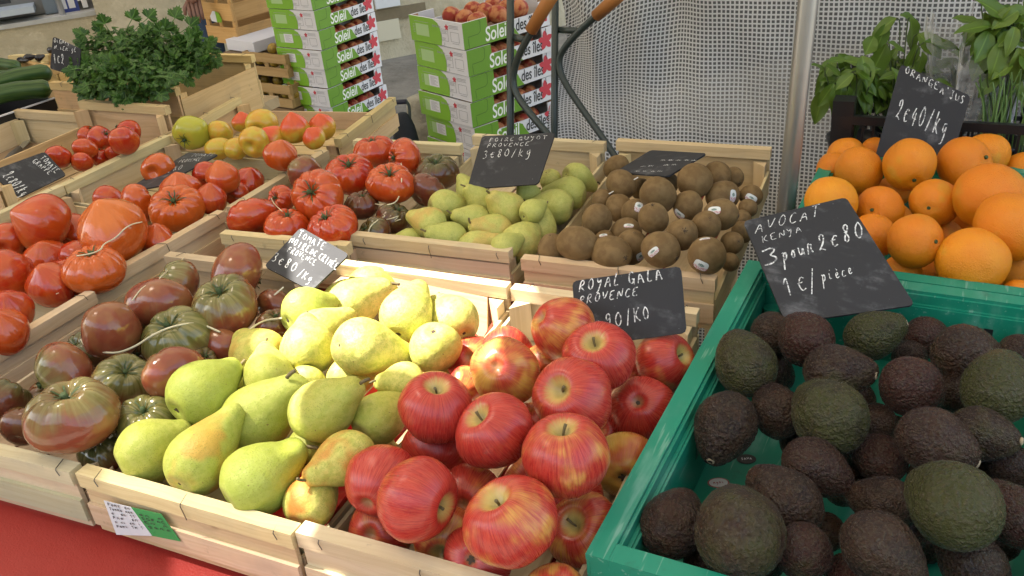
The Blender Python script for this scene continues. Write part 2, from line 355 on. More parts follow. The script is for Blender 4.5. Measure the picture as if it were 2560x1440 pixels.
WOOD = wood_mat(); SLATE = slate_mat(); CHALK = chalk_mat(); APPLE = apple_mat(); PEAR = pear_mat(); TOM = tomato_mat(); DTOM = dark_tomato_mat()
YTOM = yellow_tomato_mat(); ORANGE = orange_mat(); AVO = avocado_mat(); KIWI = kiwi_mat(); GPL = plastic_green_mat(); RCLOTH = cloth_red_mat()
STEM = plain('dry_stem', (.15, .115, .05), .8, noise=.5); GSTEM = plain('green_stem', (.05, .08, .022), .7, noise=.6, scale=9.)
SCAR = plain('pale_scar', (.42, .32, .2), .8, noise=.4); DSCAR = plain('dark_scar', (.075, .05, .03), .9, noise=.4, scale=8.)
WIRE = plain('staple_wire', (.13, .12, .11), .35, metal=.85); BLACKP = plain('black_plastic', (.016, .016, .019), .35)
WHITE = plain('white_paper', (.74, .74, .76), .6); INK = plain('ink', (.03, .03, .035), .7); RAFFIA = plain('raffia', (.74, .66, .45), .7, noise=.2)
STRAW = plain('raffia_white', (.80, .77, .70), .6)
# ---------------------------------------------------------------- fruit shapes (unit size: widest radius = 1, local +Z towards the stem or the tip)
def spline(P, n):
    P = np.array(P, float); d = np.r_[0, np.cumsum(np.linalg.norm(np.diff(P, axis=0), axis=1))]; t = np.linspace(0, d[-1], n)
    m = np.gradient(P, d, axis=0, edge_order=1); out = []
    for q in t:
        i = min(np.searchsorted(d, q, 'right') - 1, len(d) - 2); h = d[i + 1] - d[i]; s = (q - d[i]) / h
        out.append(P[i] * (2 * s**3 - 3 * s**2 + 1) + m[i] * h * (s**3 - 2 * s**2 + s) + P[i + 1] * (-2 * s**3 + 3 * s**2) + m[i + 1] * h * (s**3 - s**2))
    return np.array(out)
def revolve(prof, seg, fn, seed):
    """prof: list of (rho, z) from the bottom pole to the top pole; fn(theta, rho, z) -> (x, y, z)"""
    b = MB(); vs = [fn(0, 0, prof[0][1])]; n = len(prof)
    for i in range(1, n - 1):
        for k in range(seg): vs.append(fn(2 * math.pi * k / seg, prof[i][0], prof[i][1]))
    vs.append(fn(0, 0, prof[-1][1])); off = Vector((seed * 3.7, seed * 1.3, 2.1)); out = []
    for v in vs:
        p = Vector(v); q = p * (1 + .045 * mnoise.noise(p * .9 + off) + .012 * mnoise.noise(p * 3.1 + off)); out.append(q)
    fs = [(0, 1 + (k + 1) % seg, 1 + k) for k in range(seg)]
    for i in range(n - 3):
        a = 1 + i * seg; fs += [(a + k, a + (k + 1) % seg, a + seg + (k + 1) % seg, a + seg + k) for k in range(seg)]
    a = 1 + (n - 3) * seg; fs += [(a + k, a + (k + 1) % seg, len(vs) - 1) for k in range(seg)]
    return b.add(out, fs)
def sphere_prof(n, hz=1.):
    return [(max(0, math.sin(math.pi * i / n)), -math.cos(math.pi * i / n) * hz) for i in range(n + 1)]
def apple_mesh(v):
    r = random.Random(v); ph = r.random() * 6; tall = r.uniform(.84, .97); lob = r.uniform(.02, .05); sk = r.uniform(-.05, .05)
    def fn(th, rho, z):
        f = 1 + lob * math.cos(5 * th + ph) * (.5 - .5 * z) + .035 * math.cos(2 * th + ph * 2); tp = 1 - .10 * max(0, -z)
        zz = z * tall - .42 * math.exp(-(rho / .30) ** 2) * (z > 0) + .24 * math.exp(-(rho / .24) ** 2) * (z < 0)
        return (rho * f * tp * math.cos(th), rho * f * tp * math.sin(th), zz + sk * rho * math.cos(th + ph))
    return revolve(sphere_prof(30), 44, fn, v + 1)
def pear_mesh(v):
    r = random.Random(v + 50); nk = (1.12, .95, 1.22, 1.04)[v % 4]; bend = r.uniform(-.1, .12); ph = r.random() * 6
    P = [(0, -.86), (.16, -.88), (.36, -.91), (.66, -.74), (.93, -.38), (1, .02), (.91, .42 * nk), (.70, .84 * nk), (.51, 1.16 * nk), (.40, 1.40 * nk), (.28, 1.55 * nk), (.1, 1.60 * nk), (0, 1.59 * nk)]
    pr = [(max(0, a), b) for a, b in spline(P, 34)]; pr[0] = (0, pr[0][1] + .05); pr[-1] = (0, pr[-1][1])
    def fn(th, rho, z):
        f = 1 + .03 * math.cos(3 * th + ph) + .025 * math.cos(2 * th + ph); b = bend * max(0, z) ** 2
        return (rho * f * math.cos(th) + b, rho * f * math.sin(th), z)
    return revolve(pr, 40, fn, v + 11)
def guyot_mesh(v): return pear_mesh(v)
def avocado_mesh(v):
    r = random.Random(v + 90); k = r.uniform(1.02, 1.2); bend = r.uniform(-.06, .08)
    P = [(0, -1.0), (.22, -.985), (.5, -.87), (.84, -.5), (1, .0), (.93, .42 * k), (.75, .82 * k), (.52, 1.14 * k), (.3, 1.36 * k), (.12, 1.43 * k), (0, 1.43 * k)]
    pr = [(max(0, a), b) for a, b in spline(P, 84)]
    off = Vector((v * 5.1, 2.2, 7.7))
    def fn(th, rho, z):
        p = Vector((rho * math.cos(th), rho * math.sin(th), z)); q = p + off
        d = .020 * mnoise.noise(q * 8.5) + .016 * mnoise.noise(q * 15.) - .022 * abs(mnoise.noise(q * 6.3 + off))
        p *= 1 + d; return (p.x + bend * max(0, z) ** 2, p.y, p.z)
    return revolve(pr, 120, fn, v + 21)
def kiwi_mesh(v):
    k = (1.14, 1.24, 1.08)[v % 3]
    def fn(th, rho, z):
        return (rho * math.cos(th) * (1 + .03 * math.cos(2 * th)), rho * math.sin(th) * .97, z * k + .06 * math.exp(-(rho / .12) ** 2) * (z > 0) - .05 * math.exp(-(rho / .25) ** 2) * (z > 0))
    return revolve(sphere_prof(24), 32, fn, v + 31)
def orange_mesh(v):
    hz = (.94, 1.03, .98)[v % 3]
    def fn(th, rho, z):
        f = 1 + .022 * math.cos(2 * th + v) + .012 * math.cos(5 * th)
        return (rho * f * math.cos(th), rho * f * math.sin(th), z * hz - .05 * math.exp(-(rho / .13) ** 2) * (z > 0) - .03 * math.exp(-(rho / .22) ** 2) * z)
    return revolve(sphere_prof(28), 40, fn, v + 41)
def ribbed_mesh(v, flat=.74, deep=.095):
    r = random.Random(v + 130); n = r.choice((7, 8, 9, 10)); ph = r.random() * 6; off = [r.uniform(.55, 1.2) for _ in range(n + 1)]
    def fn(th, rho, z):
        u = (th / (2 * math.pi) * n + .22 * math.sin(2 * th + ph)) % n; i = int(u) % n; fr = u - int(u); s = abs(math.sin(math.pi * fr))
        wgt = (.16 + .84 * max(0, z) ** .75) * (.4 + .6 * max(0, min(1, (z + 1)))); f = 1 - deep * off[i] * (1 - s ** .75) * wgt + .05 * math.cos(2 * th + ph) + .03 * math.cos(3 * th)
        zz = z * flat * (1 + .10 * s * max(0, z)) - .34 * math.exp(-(rho / .34) ** 2) * (z > 0) * flat / .74 + .12 * math.exp(-(rho / .3) ** 2) * (z < 0)
        return (rho * f * math.cos(th), rho * f * math.sin(th), zz)
    return revolve(sphere_prof(30), 96, fn, v + 51)
def smooth_tomato_mesh(v):
    r = random.Random(v + 170); ph = r.random() * 6
    def fn(th, rho, z):
        f = 1 + .05 * math.cos(2 * th + ph) + .03 * math.cos(5 * th + ph)
        return (rho * f * math.cos(th), rho * f * math.sin(th), z * .82 - .16 * math.exp(-(rho / .22) ** 2) * (z > 0))
    return revolve(sphere_prof(28), 44, fn, v + 61)
def heart_mesh(v):
    """oxheart tomato: pleated cone towards the tip at +Z, hollow with the stem at -Z"""
    r = random.Random(v + 210); n = r.choice((9, 11, 13)); ph = r.random() * 6; k = r.uniform(.9, 1.08)
    P = [(0, -.6), (.16, -.68), (.42, -.82), (.78, -.62), (.98, -.12), (.95, .28), (.72, .64 * k), (.42, .90 * k), (.17, 1.08 * k), (.05, 1.14 * k), (0, 1.15 * k)]
    pr = [(max(0, a), b) for a, b in spline(P, 30)]
    def fn(th, rho, z):
        wg = min(1, max(0, z + .3)) * min(1, rho * 3); f = 1 - .05 * wg * (1 - abs(math.sin(n * th / 2 + ph)) ** .6) + .05 * math.cos(2 * th + ph) + .035 * math.cos(3 * th)
        return (rho * f * math.cos(th), rho * f * math.sin(th), z)
    return revolve(pr, 72, fn, v + 71)
def curved_stem(z0, L, r0, r1, bend, n=7):
    return MB().tube([(bend * (i / 5) ** 2, bend * .3 * (i / 5), z0 + L * i / 5) for i in range(6)], [r0 + (r1 - r0) * (i / 5) ** 2 for i in range(6)], n)
def star(z0, R, n=5, lift=.1, width=.16, seed=0):
    """leafy calyx: n narrow sepals arching over the shoulder"""
    b = MB(); r = random.Random(seed)
    for k in range(n):
        a = 2 * math.pi * k / n + r.uniform(-.25, .25); L = R * r.uniform(.75, 1.2); ca, sa = math.cos(a), math.sin(a); pts = []; cur = r.uniform(-.25, .45)
        for i in range(5):
            q = i / 4; rr = L * q; zz = z0 + lift * math.sin(q * 2.2) + cur * q * q * R * .6; wd = width * R * (1 - q) ** .7 * (.6 + q) + .006
            side = .25 * q * q * r.uniform(-1, 1) * R
            for sg in (-1, 1): pts.append((ca * rr - sa * (sg * wd + side), sa * rr + ca * (sg * wd + side), zz - .02 * abs(sg)))
        b.add(pts, [(2 * i, 2 * i + 1, 2 * i + 3, 2 * i + 2) for i in range(4)])
    return b
def tomato_calyx(v):
    b = star(.44, .42, 7, .20, .062, v); b.tube([(0, 0, .30), (.02, .01, .50), (.06, .03, .64)], [.10, .075, .085], 8); return b
def disc_bump(z0, R, h, n=14):
    pr = [(0, z0 - .04), (R, z0 - .04), (R, z0 + h * .5), (R * .75, z0 + h), (R * .35, z0 + h * .7), (0, z0 + h * .5)]
    return revolve(pr, n, lambda th, rho, z: (rho * math.cos(th), rho * math.sin(th), z), 3)
def blossom(z0, R, seed):
    b = star(0, R, 5, .02, .3, seed); b.v = [(x, y, z0 - abs(z) * .8 - .015) for x, y, z in b.v]; return b
NV = {'apple': 5, 'pear': 4, 'avo': 4, 'kiwi': 3, 'orange': 3, 'ribbed': 5, 'dark': 5, 'heart': 4, 'round': 3, 'yheart': 4, 'yround': 2, 'droundt': 3}
MAKE = {'apple': apple_mesh, 'pear': pear_mesh, 'avo': avocado_mesh, 'kiwi': kiwi_mesh, 'orange': orange_mesh, 'ribbed': ribbed_mesh,
        'dark': lambda v: ribbed_mesh(v + 7, .78, .10), 'heart': heart_mesh, 'round': smooth_tomato_mesh, 'yheart': heart_mesh, 'yround': smooth_tomato_mesh, 'droundt': lambda v: smooth_tomato_mesh(v + 5)}
SKIN = {'apple': APPLE, 'pear': PEAR, 'avo': AVO, 'kiwi': KIWI, 'orange': ORANGE, 'ribbed': TOM, 'dark': DTOM, 'heart': TOM, 'round': TOM, 'yheart': YTOM, 'yround': YTOM, 'droundt': DTOM}
NAME = {'apple': 'apple', 'pear': 'pear', 'avo': 'avocado', 'kiwi': 'kiwi', 'orange': 'orange', 'ribbed': 'ribbed_tomato', 'dark': 'black_tomato', 'heart': 'oxheart_tomato', 'round': 'round_tomato', 'yheart': 'yellow_tomato', 'yround': 'yellow_tomato', 'droundt': 'black_tomato'}
CATG = {'apple': 'apple', 'pear': 'pear', 'avo': 'avocado', 'kiwi': 'kiwi', 'orange': 'orange'}
# spheres that stand for the body while the pile is settled: (offset along the axis, radius)
BODY = {'apple': [(0, .93)], 'orange': [(0, .98)], 'kiwi': [(0, 1.)], 'ribbed': [(0, .84)], 'dark': [(0, .86)], 'round': [(0, .9)], 'droundt': [(0, .9)], 'yround': [(0, .9)],
        'heart': [(0, .92), (.6, .5)], 'yheart': [(0, .92), (.6, .5)], 'pear': [(0, .95), (.75, .68), (1.3, .4)], 'avo': [(0, .95), (.7, .7)]}
_mc = {}
def shared(key, fn, mat, smooth=True):
    if key not in _mc: _mc[key] = fn().mesh(key, mat, smooth)
    return _mc[key]
def fruit_mesh(kind, v):
    return shared('%s_%d' % (NAME[kind] + ('_smooth' if kind in ('droundt', 'yround') else ''), v), lambda: MAKE[kind](v), SKIN[kind])
def fruit_parts(kind, v, o):
    P = lambda name, key, fn, mat: link(name, shared(key, fn, mat), None, o)
    if kind == 'apple':
        P('stem', 'apple_stem_%d' % (v % 3), lambda: curved_stem(.42, .34, .028, .042, (.12, -.16, .05)[v % 3]), STEM)
        P('blossom_end', 'apple_blossom', lambda: blossom(-.66, .17, 4), DSCAR)
    elif kind == 'pear':
        nk = (1.12, .95, 1.22, 1.04)[v % 4]
        P('stem', 'pear_stem_%d' % v, lambda: curved_stem(1.54 * nk, .30, .06, .055, (.2, -.15, .1, -.25)[v % 4]), STEM)
        P('blossom_end', 'pear_blossom_%d' % v, lambda: blossom(-.83, .19, v), DSCAR)
    elif kind == 'avo': P('stem_scar', 'avocado_scar_%d' % v, lambda: disc_bump(1.41 * random.Random(v + 90).uniform(1.02, 1.2), .15, .08), SCAR)
    elif kind == 'kiwi': P('blossom_end', 'kiwi_end_%d' % v, lambda: blossom_knob((1.14, 1.24, 1.08)[v % 3]), DSCAR)
    elif kind == 'orange': P('stem_button', 'orange_button', lambda: disc_bump(.92, .075, .045, 9), GSTEM)
    elif kind in ('ribbed', 'dark'): P('calyx', 'calyx_%d' % (v % 4), lambda: tomato_calyx(v % 4), GSTEM)
    elif kind in ('round', 'yround', 'droundt'):
        P('calyx', 'round_calyx_%d' % (v % 4), lambda: shift_z(tomato_calyx(v % 4), .20), GSTEM)
def shift_z(b, dz):
    b.v = [(x, y, z + dz) for x, y, z in b.v]; return b
def blossom_knob(z):
    b = disc_bump(z - .01, .085, .07, 8); s = star(z - .015, .2, 7, .02, .2, 2); return b.add(s.v, s.f)
# ---------------------------------------------------------------- the fruit of the photograph: (kind, x, y, radius, axis x, axis y, towards camera +1 / away -1, height cm, colour, label)
FR = []
def put(kind, rows, where, group):
    for r in rows:
        x, y, rad, ax, ay, s, z, col, lab = r; FR.append(dict(kind=kind, x=x, y=y, r=rad, ax=ax, ay=ay, s=s, z=z / 100, col=col, lab=lab + where, group=group))
W = (1, 1, 1)
put('round', [
 (222, 338, 27, .3, -.5, 1, 1, (.1, 0, 0), 'small tomato hidden behind the vine cluster'),
 (318, 335, 37, -.6, -.4, 1, 1, (.0, 0, 0), 'red tomato at the top of the vine cluster'),
 (250, 345, 32, .6, -.3, 1, 2, (.1, 0, 0), 'red tomato with its stalk side to the vine'),
 (310, 352, 38, -.3, -.7, -1, 3, (.05, 0, 0), 'largest shiny red tomato of the vine cluster'),
 (245, 392, 26, .2, -.6, 1, -1, (.0, 0, 0), 'small dark red tomato with a green stalk by the rail'),
 (285, 385, 22, .0, -.5, -1, -1, (.1, 0, 0), 'small tomato peeping over the side rail'),
 (146, 392, 31, -.2, -.8, -1, 2, (.05, 0, 0), 'smooth red tomato touching the curved slate corner'),
 (212, 372, 29, .0, -.8, -1, 2, (.25, 0, 0), 'orange red tomato in the middle of the row'),
 (205, 405, 27, .0, -.6, -1, 0, (.15, 0, 0), 'red tomato low beside the rail')], ' in the vine tomato crate', 'vine tomatoes')
put('yround', [
 (478, 332, 45, -.12, .38, 1, 1, (0, 0, .9), 'green and yellow tomato showing its stalk'),
 (550, 332, 33, -.1, .55, 1, 0, (0, 0, .1), 'orange yellow tomato beside the green one'),
 (546, 372, 33, .1, .5, -1, -1, (0, 0, .2), 'low yellow tomato against the front board'),
 (590, 372, 30, .1, .3, -1, -1, (.1, 0, .1), 'second low yellow tomato against the front board')], ' in the yellow tomato crate', 'yellow tomatoes')
put('yheart', [
 (805, 318, 34, -.1, -.75, 1, 1, (.45, 0, 0), 'pointed tomato with a red tip in the back corner'),
 (655, 314, 42, .1, -.5, -1, 1, (.1, 0, .1), 'plain yellow tomato at the back board'),
 (607, 306, 26, -.05, -.8, 1, 0, (.6, 0, 0), 'small pointed tomato with a red cone'),
 (738, 323, 37, -.1, -.8, 1, 2, (.55, 0, 0), 'large pointed tomato with a red top'),
 (785, 345, 28, -.4, -.6, 1, 1, (.6, 0, 0), 'orange red tomato by the side wall'),
 (680, 345, 32, -.5, -.6, 1, 1, (.6, 0, 0), 'tomato with a red tip leaning on the yellow one'),
 (636, 355, 38, .1, -.5, -1, 2, (.15, 0, .1), 'round yellow tomato in front of the others')], ' in the yellow tomato crate', 'yellow tomatoes')
put('heart', [
 (397, 421, 38, .1, -.4, -1, 0, (.8, .2, 0), 'orange tomato beside the tilted slate'),
 (702, 388, 38, .2, -.7, 1, 3, (.5, .4, 0), 'orange red tomato against the side wall'),
 (522, 440, 37, 0, -.7, -1, -1, (.0, 0, 0), 'dark red tomato under the slate edge'),
 (622, 456, 38, .3, -.7, 1, 0, (.1, 0, 0), 'red tomato by the side rail'),
 (592, 484, 30, .2, -.6, -1, -2, (.1, 0, 0), 'low red tomato between two pointed ones'),
 (556, 445, 40, -.1, -.85, 1, 1, (.35, .6, 0), 'sharply pointed tomato with a cone tip'),
 (452, 482, 50, .0, -.85, 1, 1, (.25, .5, 0), 'broad pointed tomato with pleated skin'),
 (528, 496, 38, .1, -.8, 1, 0, (.1, .2, 0), 'pale red pointed tomato at the front'),
 (272, 502, 36, -.2, -.5, -1, -1, (.2, 0, 0), 'red tomato in the front corner')], ' in the oxheart crate with the tilted slate', 'oxheart tomatoes')
put('ribbed', [
 (345, 510, 48, .5, -.3, -1, -1, (.6, 0, 0), 'orange shouldered tomato at the front board, oxheart crate with the tilted slate'),
 (442, 521, 62, .05, -.28, 1, -1, (.8, 0, 0), 'flat orange tomato with a dark stalk, oxheart crate with the tilted slate')], '', 'oxheart tomatoes')
put('heart', [
 (392, 600, 40, .2, -.8, 1, 0, (.3, .3, 0), 'small pointed tomato behind the big orange one'),
 (188, 590, 55, .1, -.5, -1, -1, (.05, 0, 0), 'red tomato between the two big top ones'),
 (15, 605, 46, -.2, -.5, -1, 0, (.2, .3, 0), 'striped orange tomato cut by the edge of the photo'),
 (106, 556, 67, -.75, -.3, 1, 3, (.25, .2, 0), 'large smooth heart shaped tomato on top'),
 (118, 652, 54, .1, -.7, 1, 0, (.15, .2, 0), 'red tomato below the smooth heart shaped one'),
 (10, 690, 62, .4, -.5, -1, 1, (.1, .2, 0), 'big red tomato at the edge of the photo'),
 (281, 578, 80, -.08, -.72, 1, 3, (.75, 1, 0), 'big orange pleated tomato with raffia across it'),
 (220, 725, 55, .2, -.6, -1, -2, (.6, 0, 0), 'low orange tomato by the front board'),
 (128, 712, 56, -.1, -.7, 1, -1, (.1, .2, 0), 'low red pointed tomato by the front board')], ' in the front oxheart crate', 'oxheart tomatoes')
put('ribbed', [(238, 676, 74, -.05, -.6, 1, 0, (.8, 0, 0), 'flat orange tomato under the raffia knot in the front oxheart crate')], '', 'oxheart tomatoes')
put('heart', [
 (22, 782, 56, .2, -.7, 1, 0, (.1, .1, 0), 'red tomato behind the front board in the corner crate'),
 (5, 830, 60, .2, -.7, 1, 1, (.2, .3, 0), 'front red tomato in the corner crate at the edge of the photo')], '', 'oxheart tomatoes')
put('droundt', [
 (762, 434, 45, -.4, -.3, -1, 1, (.75, .1, 0), 'smooth green brown tomato by the wall')], ' in the ribbed tomato crate', 'black tomatoes')
put('dark', [
 (1092, 432, 52, .0, -.45, 1, 0, (.5, .75, 0), 'dark green tomato with a spiky calyx at the back'),
 (1066, 476, 46, .4, -.5, -1, 0, (.2, .6, 0), 'dark brown tomato beside the bare rail'),
 (905, 514, 43, .0, -.6, 1, -1, (.2, .72, 0), 'dark purple tomato between the red ones'),
 (985, 545, 44, .3, -.5, 1, -2, (.5, .75, 0), 'dark green brown tomato under the raffia curls'),
 (935, 585, 45, -.4, -.3, 1, -2, (.6, .75, 0), 'dark green tomato behind the front rail')], ' in the ribbed tomato crate', 'black tomatoes')
put('ribbed', [
 (1012, 394, 49, -.75, .1, 1, 2, (.25, 0, 0), 'red tomato on its side at the back'),
 (936, 380, 49, -.1, -.62, 1, 2, (.2, 0, 0), 'rearmost red tomato'),
 (875, 436, 56, .0, -.36, 1, 2, (.1, 0, 0), 'bright red tomato with a short green stalk'),
 (703, 500, 36, -.3, -.1, 1, 0, (.25, 0, 0), 'small red tomato behind the biggest one'),
 (633, 549, 60, -.5, -.7, -1, 0, (.2, 0, 0), 'red tomato in the corner by the post'),
 (977, 459, 57, .0, -.38, 1, 2, (.4, 0, 0), 'orange red tomato with a raffia strand over it'),
 (795, 491, 65, -.15, -.12, 1, 3, (.4, 0, 0), 'biggest ribbed tomato, stalk facing out'),
 (718, 567, 53, .08, -.5, 1, 0, (.3, 0, 0), 'glossy tomato behind the black slate'),
 (834, 569, 63, -.25, -.4, 1, 1, (.2, 0, 0), 'front tomato beside the black slate')], ' in the ribbed tomato crate', 'ribbed tomatoes')
put('pear', [
 (1440, 442, 33, .6, .1, -1, 0, (.55, .0, 0), 'pear with a bright red cheek at the back board'),
 (1376, 450, 26, .2, .3, -1, -1, (.9, .1, 0), 'golden sliver of a pear by the slate'),
 (1175, 480, 32, -.3, -.5, -1, 0, (.4, 0, 0), 'pear half hidden by the slate at the wall'),
 (1322, 486, 29, -.3, -.5, 1, 0, (.25, 0, 0), 'small green pear tip under the slate'),
 (1426, 484, 39, -.93, -.2, -1, 2, (.3, 0, 0), 'plump speckled pear lying below the red cheeked one'),
 (1110, 515, 38, .9, -.15, -1, 1, (.5, .2, 0), 'long pear by the plain side board'),
 (1206, 507, 34, -.55, -.5, 1, 1, (.45, .1, 0), 'pear standing on its side under the slate'),
 (1268, 527, 43, -.6, -.55, 1, 1, (.6, .3, 0), 'pear with a pinkish neck in the middle'),
 (1392, 516, 41, -.95, -.2, -1, 2, (.45, .1, 0), 'spotted pear by the kiwi crate'),
 (1188, 552, 38, -.7, -.2, 1, 1, (.4, .1, 0), 'pear with a hooked stalk in the middle'),
 (1078, 560, 37, -.9, -.35, -1, 2, (.6, .6, 0), 'pear with a red brown back at the side board'),
 (1028, 606, 34, -.9, -.1, -1, 0, (.3, 0, 0), 'green pear lying in the front corner'),
 (1345, 577, 43, .1, -.3, -1, 2, (.7, .1, 0), 'rounded pale pear beside the kiwi crate'),
 (1240, 581, 42, -.8, -.25, 1, 2, (.65, .5, 0), 'rosy pear with a long woody stalk'),
 (1148, 628, 36, -.6, .1, -1, -1, (.35, 0, 0), 'pear mostly hidden by the front rail'),
 (1125, 600, 42, -.85, -.3, 1, 2, (.3, 0, 0), 'dull green pear with a stalk to the side'),
 (1297, 612, 47, .3, -.4, -1, 2, (.7, .3, 0), 'golden pear at the front beside the kiwis'),
 (1190, 622, 44, .85, -.25, 1, 2, (.6, .5, 0), 'blushed pear behind the front rail')], ' in the green pear crate', 'small green pears')
def zk(rows): return [(1280 + a / 4, 360 + b / 4, c / 4, *rest) for a, b, c, *rest in rows]
put('kiwi', zk([
 (1045, 235, 120, -.5, .3, -1, 0, W, 'kiwi in the back corner under the slate'),
 (2215, 335, 105, .3, .6, 1, 1, W, 'kiwi with its end down at the back board'),
 (2390, 520, 115, .2, -.3, -1, 0, W, 'stickered kiwi highest against the bare rail'),
 (1290, 450, 100, 0, .5, -1, -2, W, 'dark kiwi deep behind the wire holder'),
 (1560, 395, 110, .3, .3, -1, 0, W, 'kiwi under the front edge of the slate'),
 (2050, 315, 138, .15, .75, 1, 2, W, 'kiwi with a blunt end beside the topmost one'),
 (2360, 640, 95, .3, -.2, -1, 0, W, 'kiwi by the rail below the stickered ones'),
 (2290, 770, 110, .4, .2, -1, -1, W, 'shaded kiwi by the rail'),
 (2300, 880, 110, .3, .3, -1, -2, W, 'low dark kiwi beside the green plastic crate'),
 (2105, 520, 150, .9, -.1, -1, 1, W, 'long kiwi with an upright oval sticker'),
 (900, 555, 103, .4, -.6, -1, 0, W, 'small kiwi at the end of the wire'),
 (1092, 405, 147, .5, .55, 1, 2, W, 'kiwi crossed by the wire holder'),
 (1080, 645, 138, -.2, -.7, -1, 1, W, 'tall kiwi beside the small one'),
 (1230, 685, 140, -.3, .3, -1, 0, W, 'kiwi with a sticker half covered by its neighbour'),
 (1830, 370, 175, .3, -.5, -1, 4, W, 'topmost big smooth kiwi'),
 (1460, 512, 175, .5, .4, -1, 3, W, 'big kiwi below the slate'),
 (1760, 615, 150, .2, -.6, -1, 1, W, 'kiwi with a square sticker low on its side'),
 (850, 760, 155, 0, .5, -1, 2, W, 'plain round kiwi next to the side board'),
 (1140, 890, 150, -.4, .2, -1, 0, W, 'kiwi with a sticker across its top'),
 (2090, 705, 163, .85, .1, 1, 3, W, 'kiwi with a wide sticker and its end to the rail'),
 (925, 965, 105, .1, .2, -1, -1, W, 'low kiwi with a sliver of sticker showing'),
 (740, 1165, 90, 0, .3, -1, -3, W, 'kiwi peeping over the front rail'),
 (1412, 742, 152, -.15, -.72, 1, 4, W, 'ochre kiwi with a pointed end on top'),
 (1940, 820, 150, .0, -.4, 1, 3, W, 'kiwi showing its rough end, upper of two'),
 (2180, 1180, 95, .3, 0, -1, -2, W, 'kiwi in the front corner by the rail'),
 (2200, 990, 115, .3, -.1, 1, 0, W, 'dark kiwi with its end to the green plastic crate'),
 (410, 1065, 155, -.2, -.8, 1, 1, W, 'kiwi in the front corner beside the pears'),
 (655, 1000, 182, -.75, -.2, -1, 1, W, 'long brown kiwi along the side board'),
 (1700, 905, 162, -.05, -.15, 1, 4, W, 'kiwi with its round end facing the viewer'),
 (1195, 1030, 165, .05, -.7, 1, 1, W, 'kiwi with a dark sticker at its foot'),
 (990, 1095, 183, .55, .25, 1, 2, W, 'kiwi with its end turned to the front rail'),
 (1490, 1055, 185, .65, .45, 1, 2, W, 'misshapen kiwi with a ridged beak'),
 (1950, 1115, 188, .5, .4, -1, 3, W, 'big front kiwi with a bold oval sticker')]), ' in the kiwi crate', 'kiwis')
put('orange', [
 (2115, 392, 48, -.2, -.5, 1, 1, (.5, 0, 0), 'pale orange in the back corner'),
 (2185, 380, 36, .0, -.5, -1, 0, (.3, 0, 0), 'sliver of orange behind the slate edge'),
 (2560, 430, 50, .0, -.5, -1, 0, (.4, 0, 0), 'orange at the edge of the photo behind the large ones'),
 (2465, 388, 55, .3, -.3, 1, 3, (.5, 0, 0), 'rearmost orange with a pale navel'),
 (2083, 420, 41, -.3, -.2, -1, 1, (.4, 0, 0), 'small orange tucked under its neighbour'),
 (2148, 425, 59, -.4, .4, -1, 3, (.4, 0, 0), 'orange with a round face beside the back corner'),
 (2235, 478, 42, 0, 0, -1, -2, (.1, 0, 0), 'orange in the dark gap under the middle'),
 (2273, 412, 66, -.1, .72, 1, 5, (.5, 0, 0), 'top orange in front of the slate'),
 (2410, 410, 67, .45, -.15, 1, 4, (.35, 0, 0), 'orange with a green stem button to one side'),
 (2390, 575, 48, 0, 0, -1, -3, (.1, 0, 0), 'orange sunk in the gap between four others'),
 (2078, 505, 66, -.2, -.4, -1, 4, (.8, 0, 0), 'pale orange touching the avocado slate'),
 (2200, 523, 58, -.68, .1, 1, 2, (.0, 0, 0), 'deep orange with its navel to the side'),
 (2180, 592, 58, .2, -.4, -1, 1, (.2, 0, 0), 'orange behind the avocado slate'),
 (2336, 507, 60, -.6, .3, 1, 3, (.4, 0, 0), 'orange in the middle with a small stem dot'),
 (2395, 640, 48, 0, 0, -1, -2, (.3, 0, 0), 'orange behind the front pair'),
 (2474, 492, 86, .6, .3, 1, 5, (.25, 0, 0), 'very large textured orange'),
 (2548, 680, 58, .2, -.3, -1, 0, (.7, 0, 0), 'pale orange low by the crate rim at the edge'),
 (2525, 568, 88, .3, -.6, 1, 5, (.35, 0, 0), 'large orange cut by the edge of the photo'),
 (2255, 684, 48, 0, -.3, -1, 0, (.5, 0, 0), 'half hidden orange at the rim beside the slate'),
 (2288, 602, 68, .4, .08, 1, 3, (.3, 0, 0), 'orange with a dark stem dot facing out'),
 (2431, 654, 86, .1, -.4, -1, 5, (.5, 0, 0), 'big front orange with a coarse peel'),
 (2545, 738, 40, 0, -.5, -1, 0, (.3, 0, 0), 'orange corner above the rim at the edge')], ' in the orange crate', 'oranges')
put('dark', [
 (215, 885, 62, -.3, -.3, 1, -1, (.7, .8, 0), 'almost black tomato deep by the wall'),
 (692, 770, 48, .2, -.3, -1, -1, (.3, .55, 0), 'brown tomato in the shade under the slate'),
 (688, 812, 46, .1, -.5, 1, -1, (.3, .5, 0), 'ribbed brown tomato by the slate wire'),
 (440, 716, 64, -.55, -.35, 1, 2, (.75, .1, 0), 'green striped tomato at the back with a dry stalk')], ' in the black tomato crate', 'black tomatoes')
put('droundt', [
 (592, 682, 69, .6, .3, -1, 3, (.0, .1, 0), 'smooth brown red tomato leaning on the slate'),
 (398, 766, 79, .1, .75, 1, 4, (.15, .12, 0), 'large brown red tomato with a green underside'),
 (280, 830, 74, -.5, -.2, -1, 3, (.0, .2, 0), 'shiny brown red tomato by the wall')], ' in the black tomato crate', 'black tomatoes')
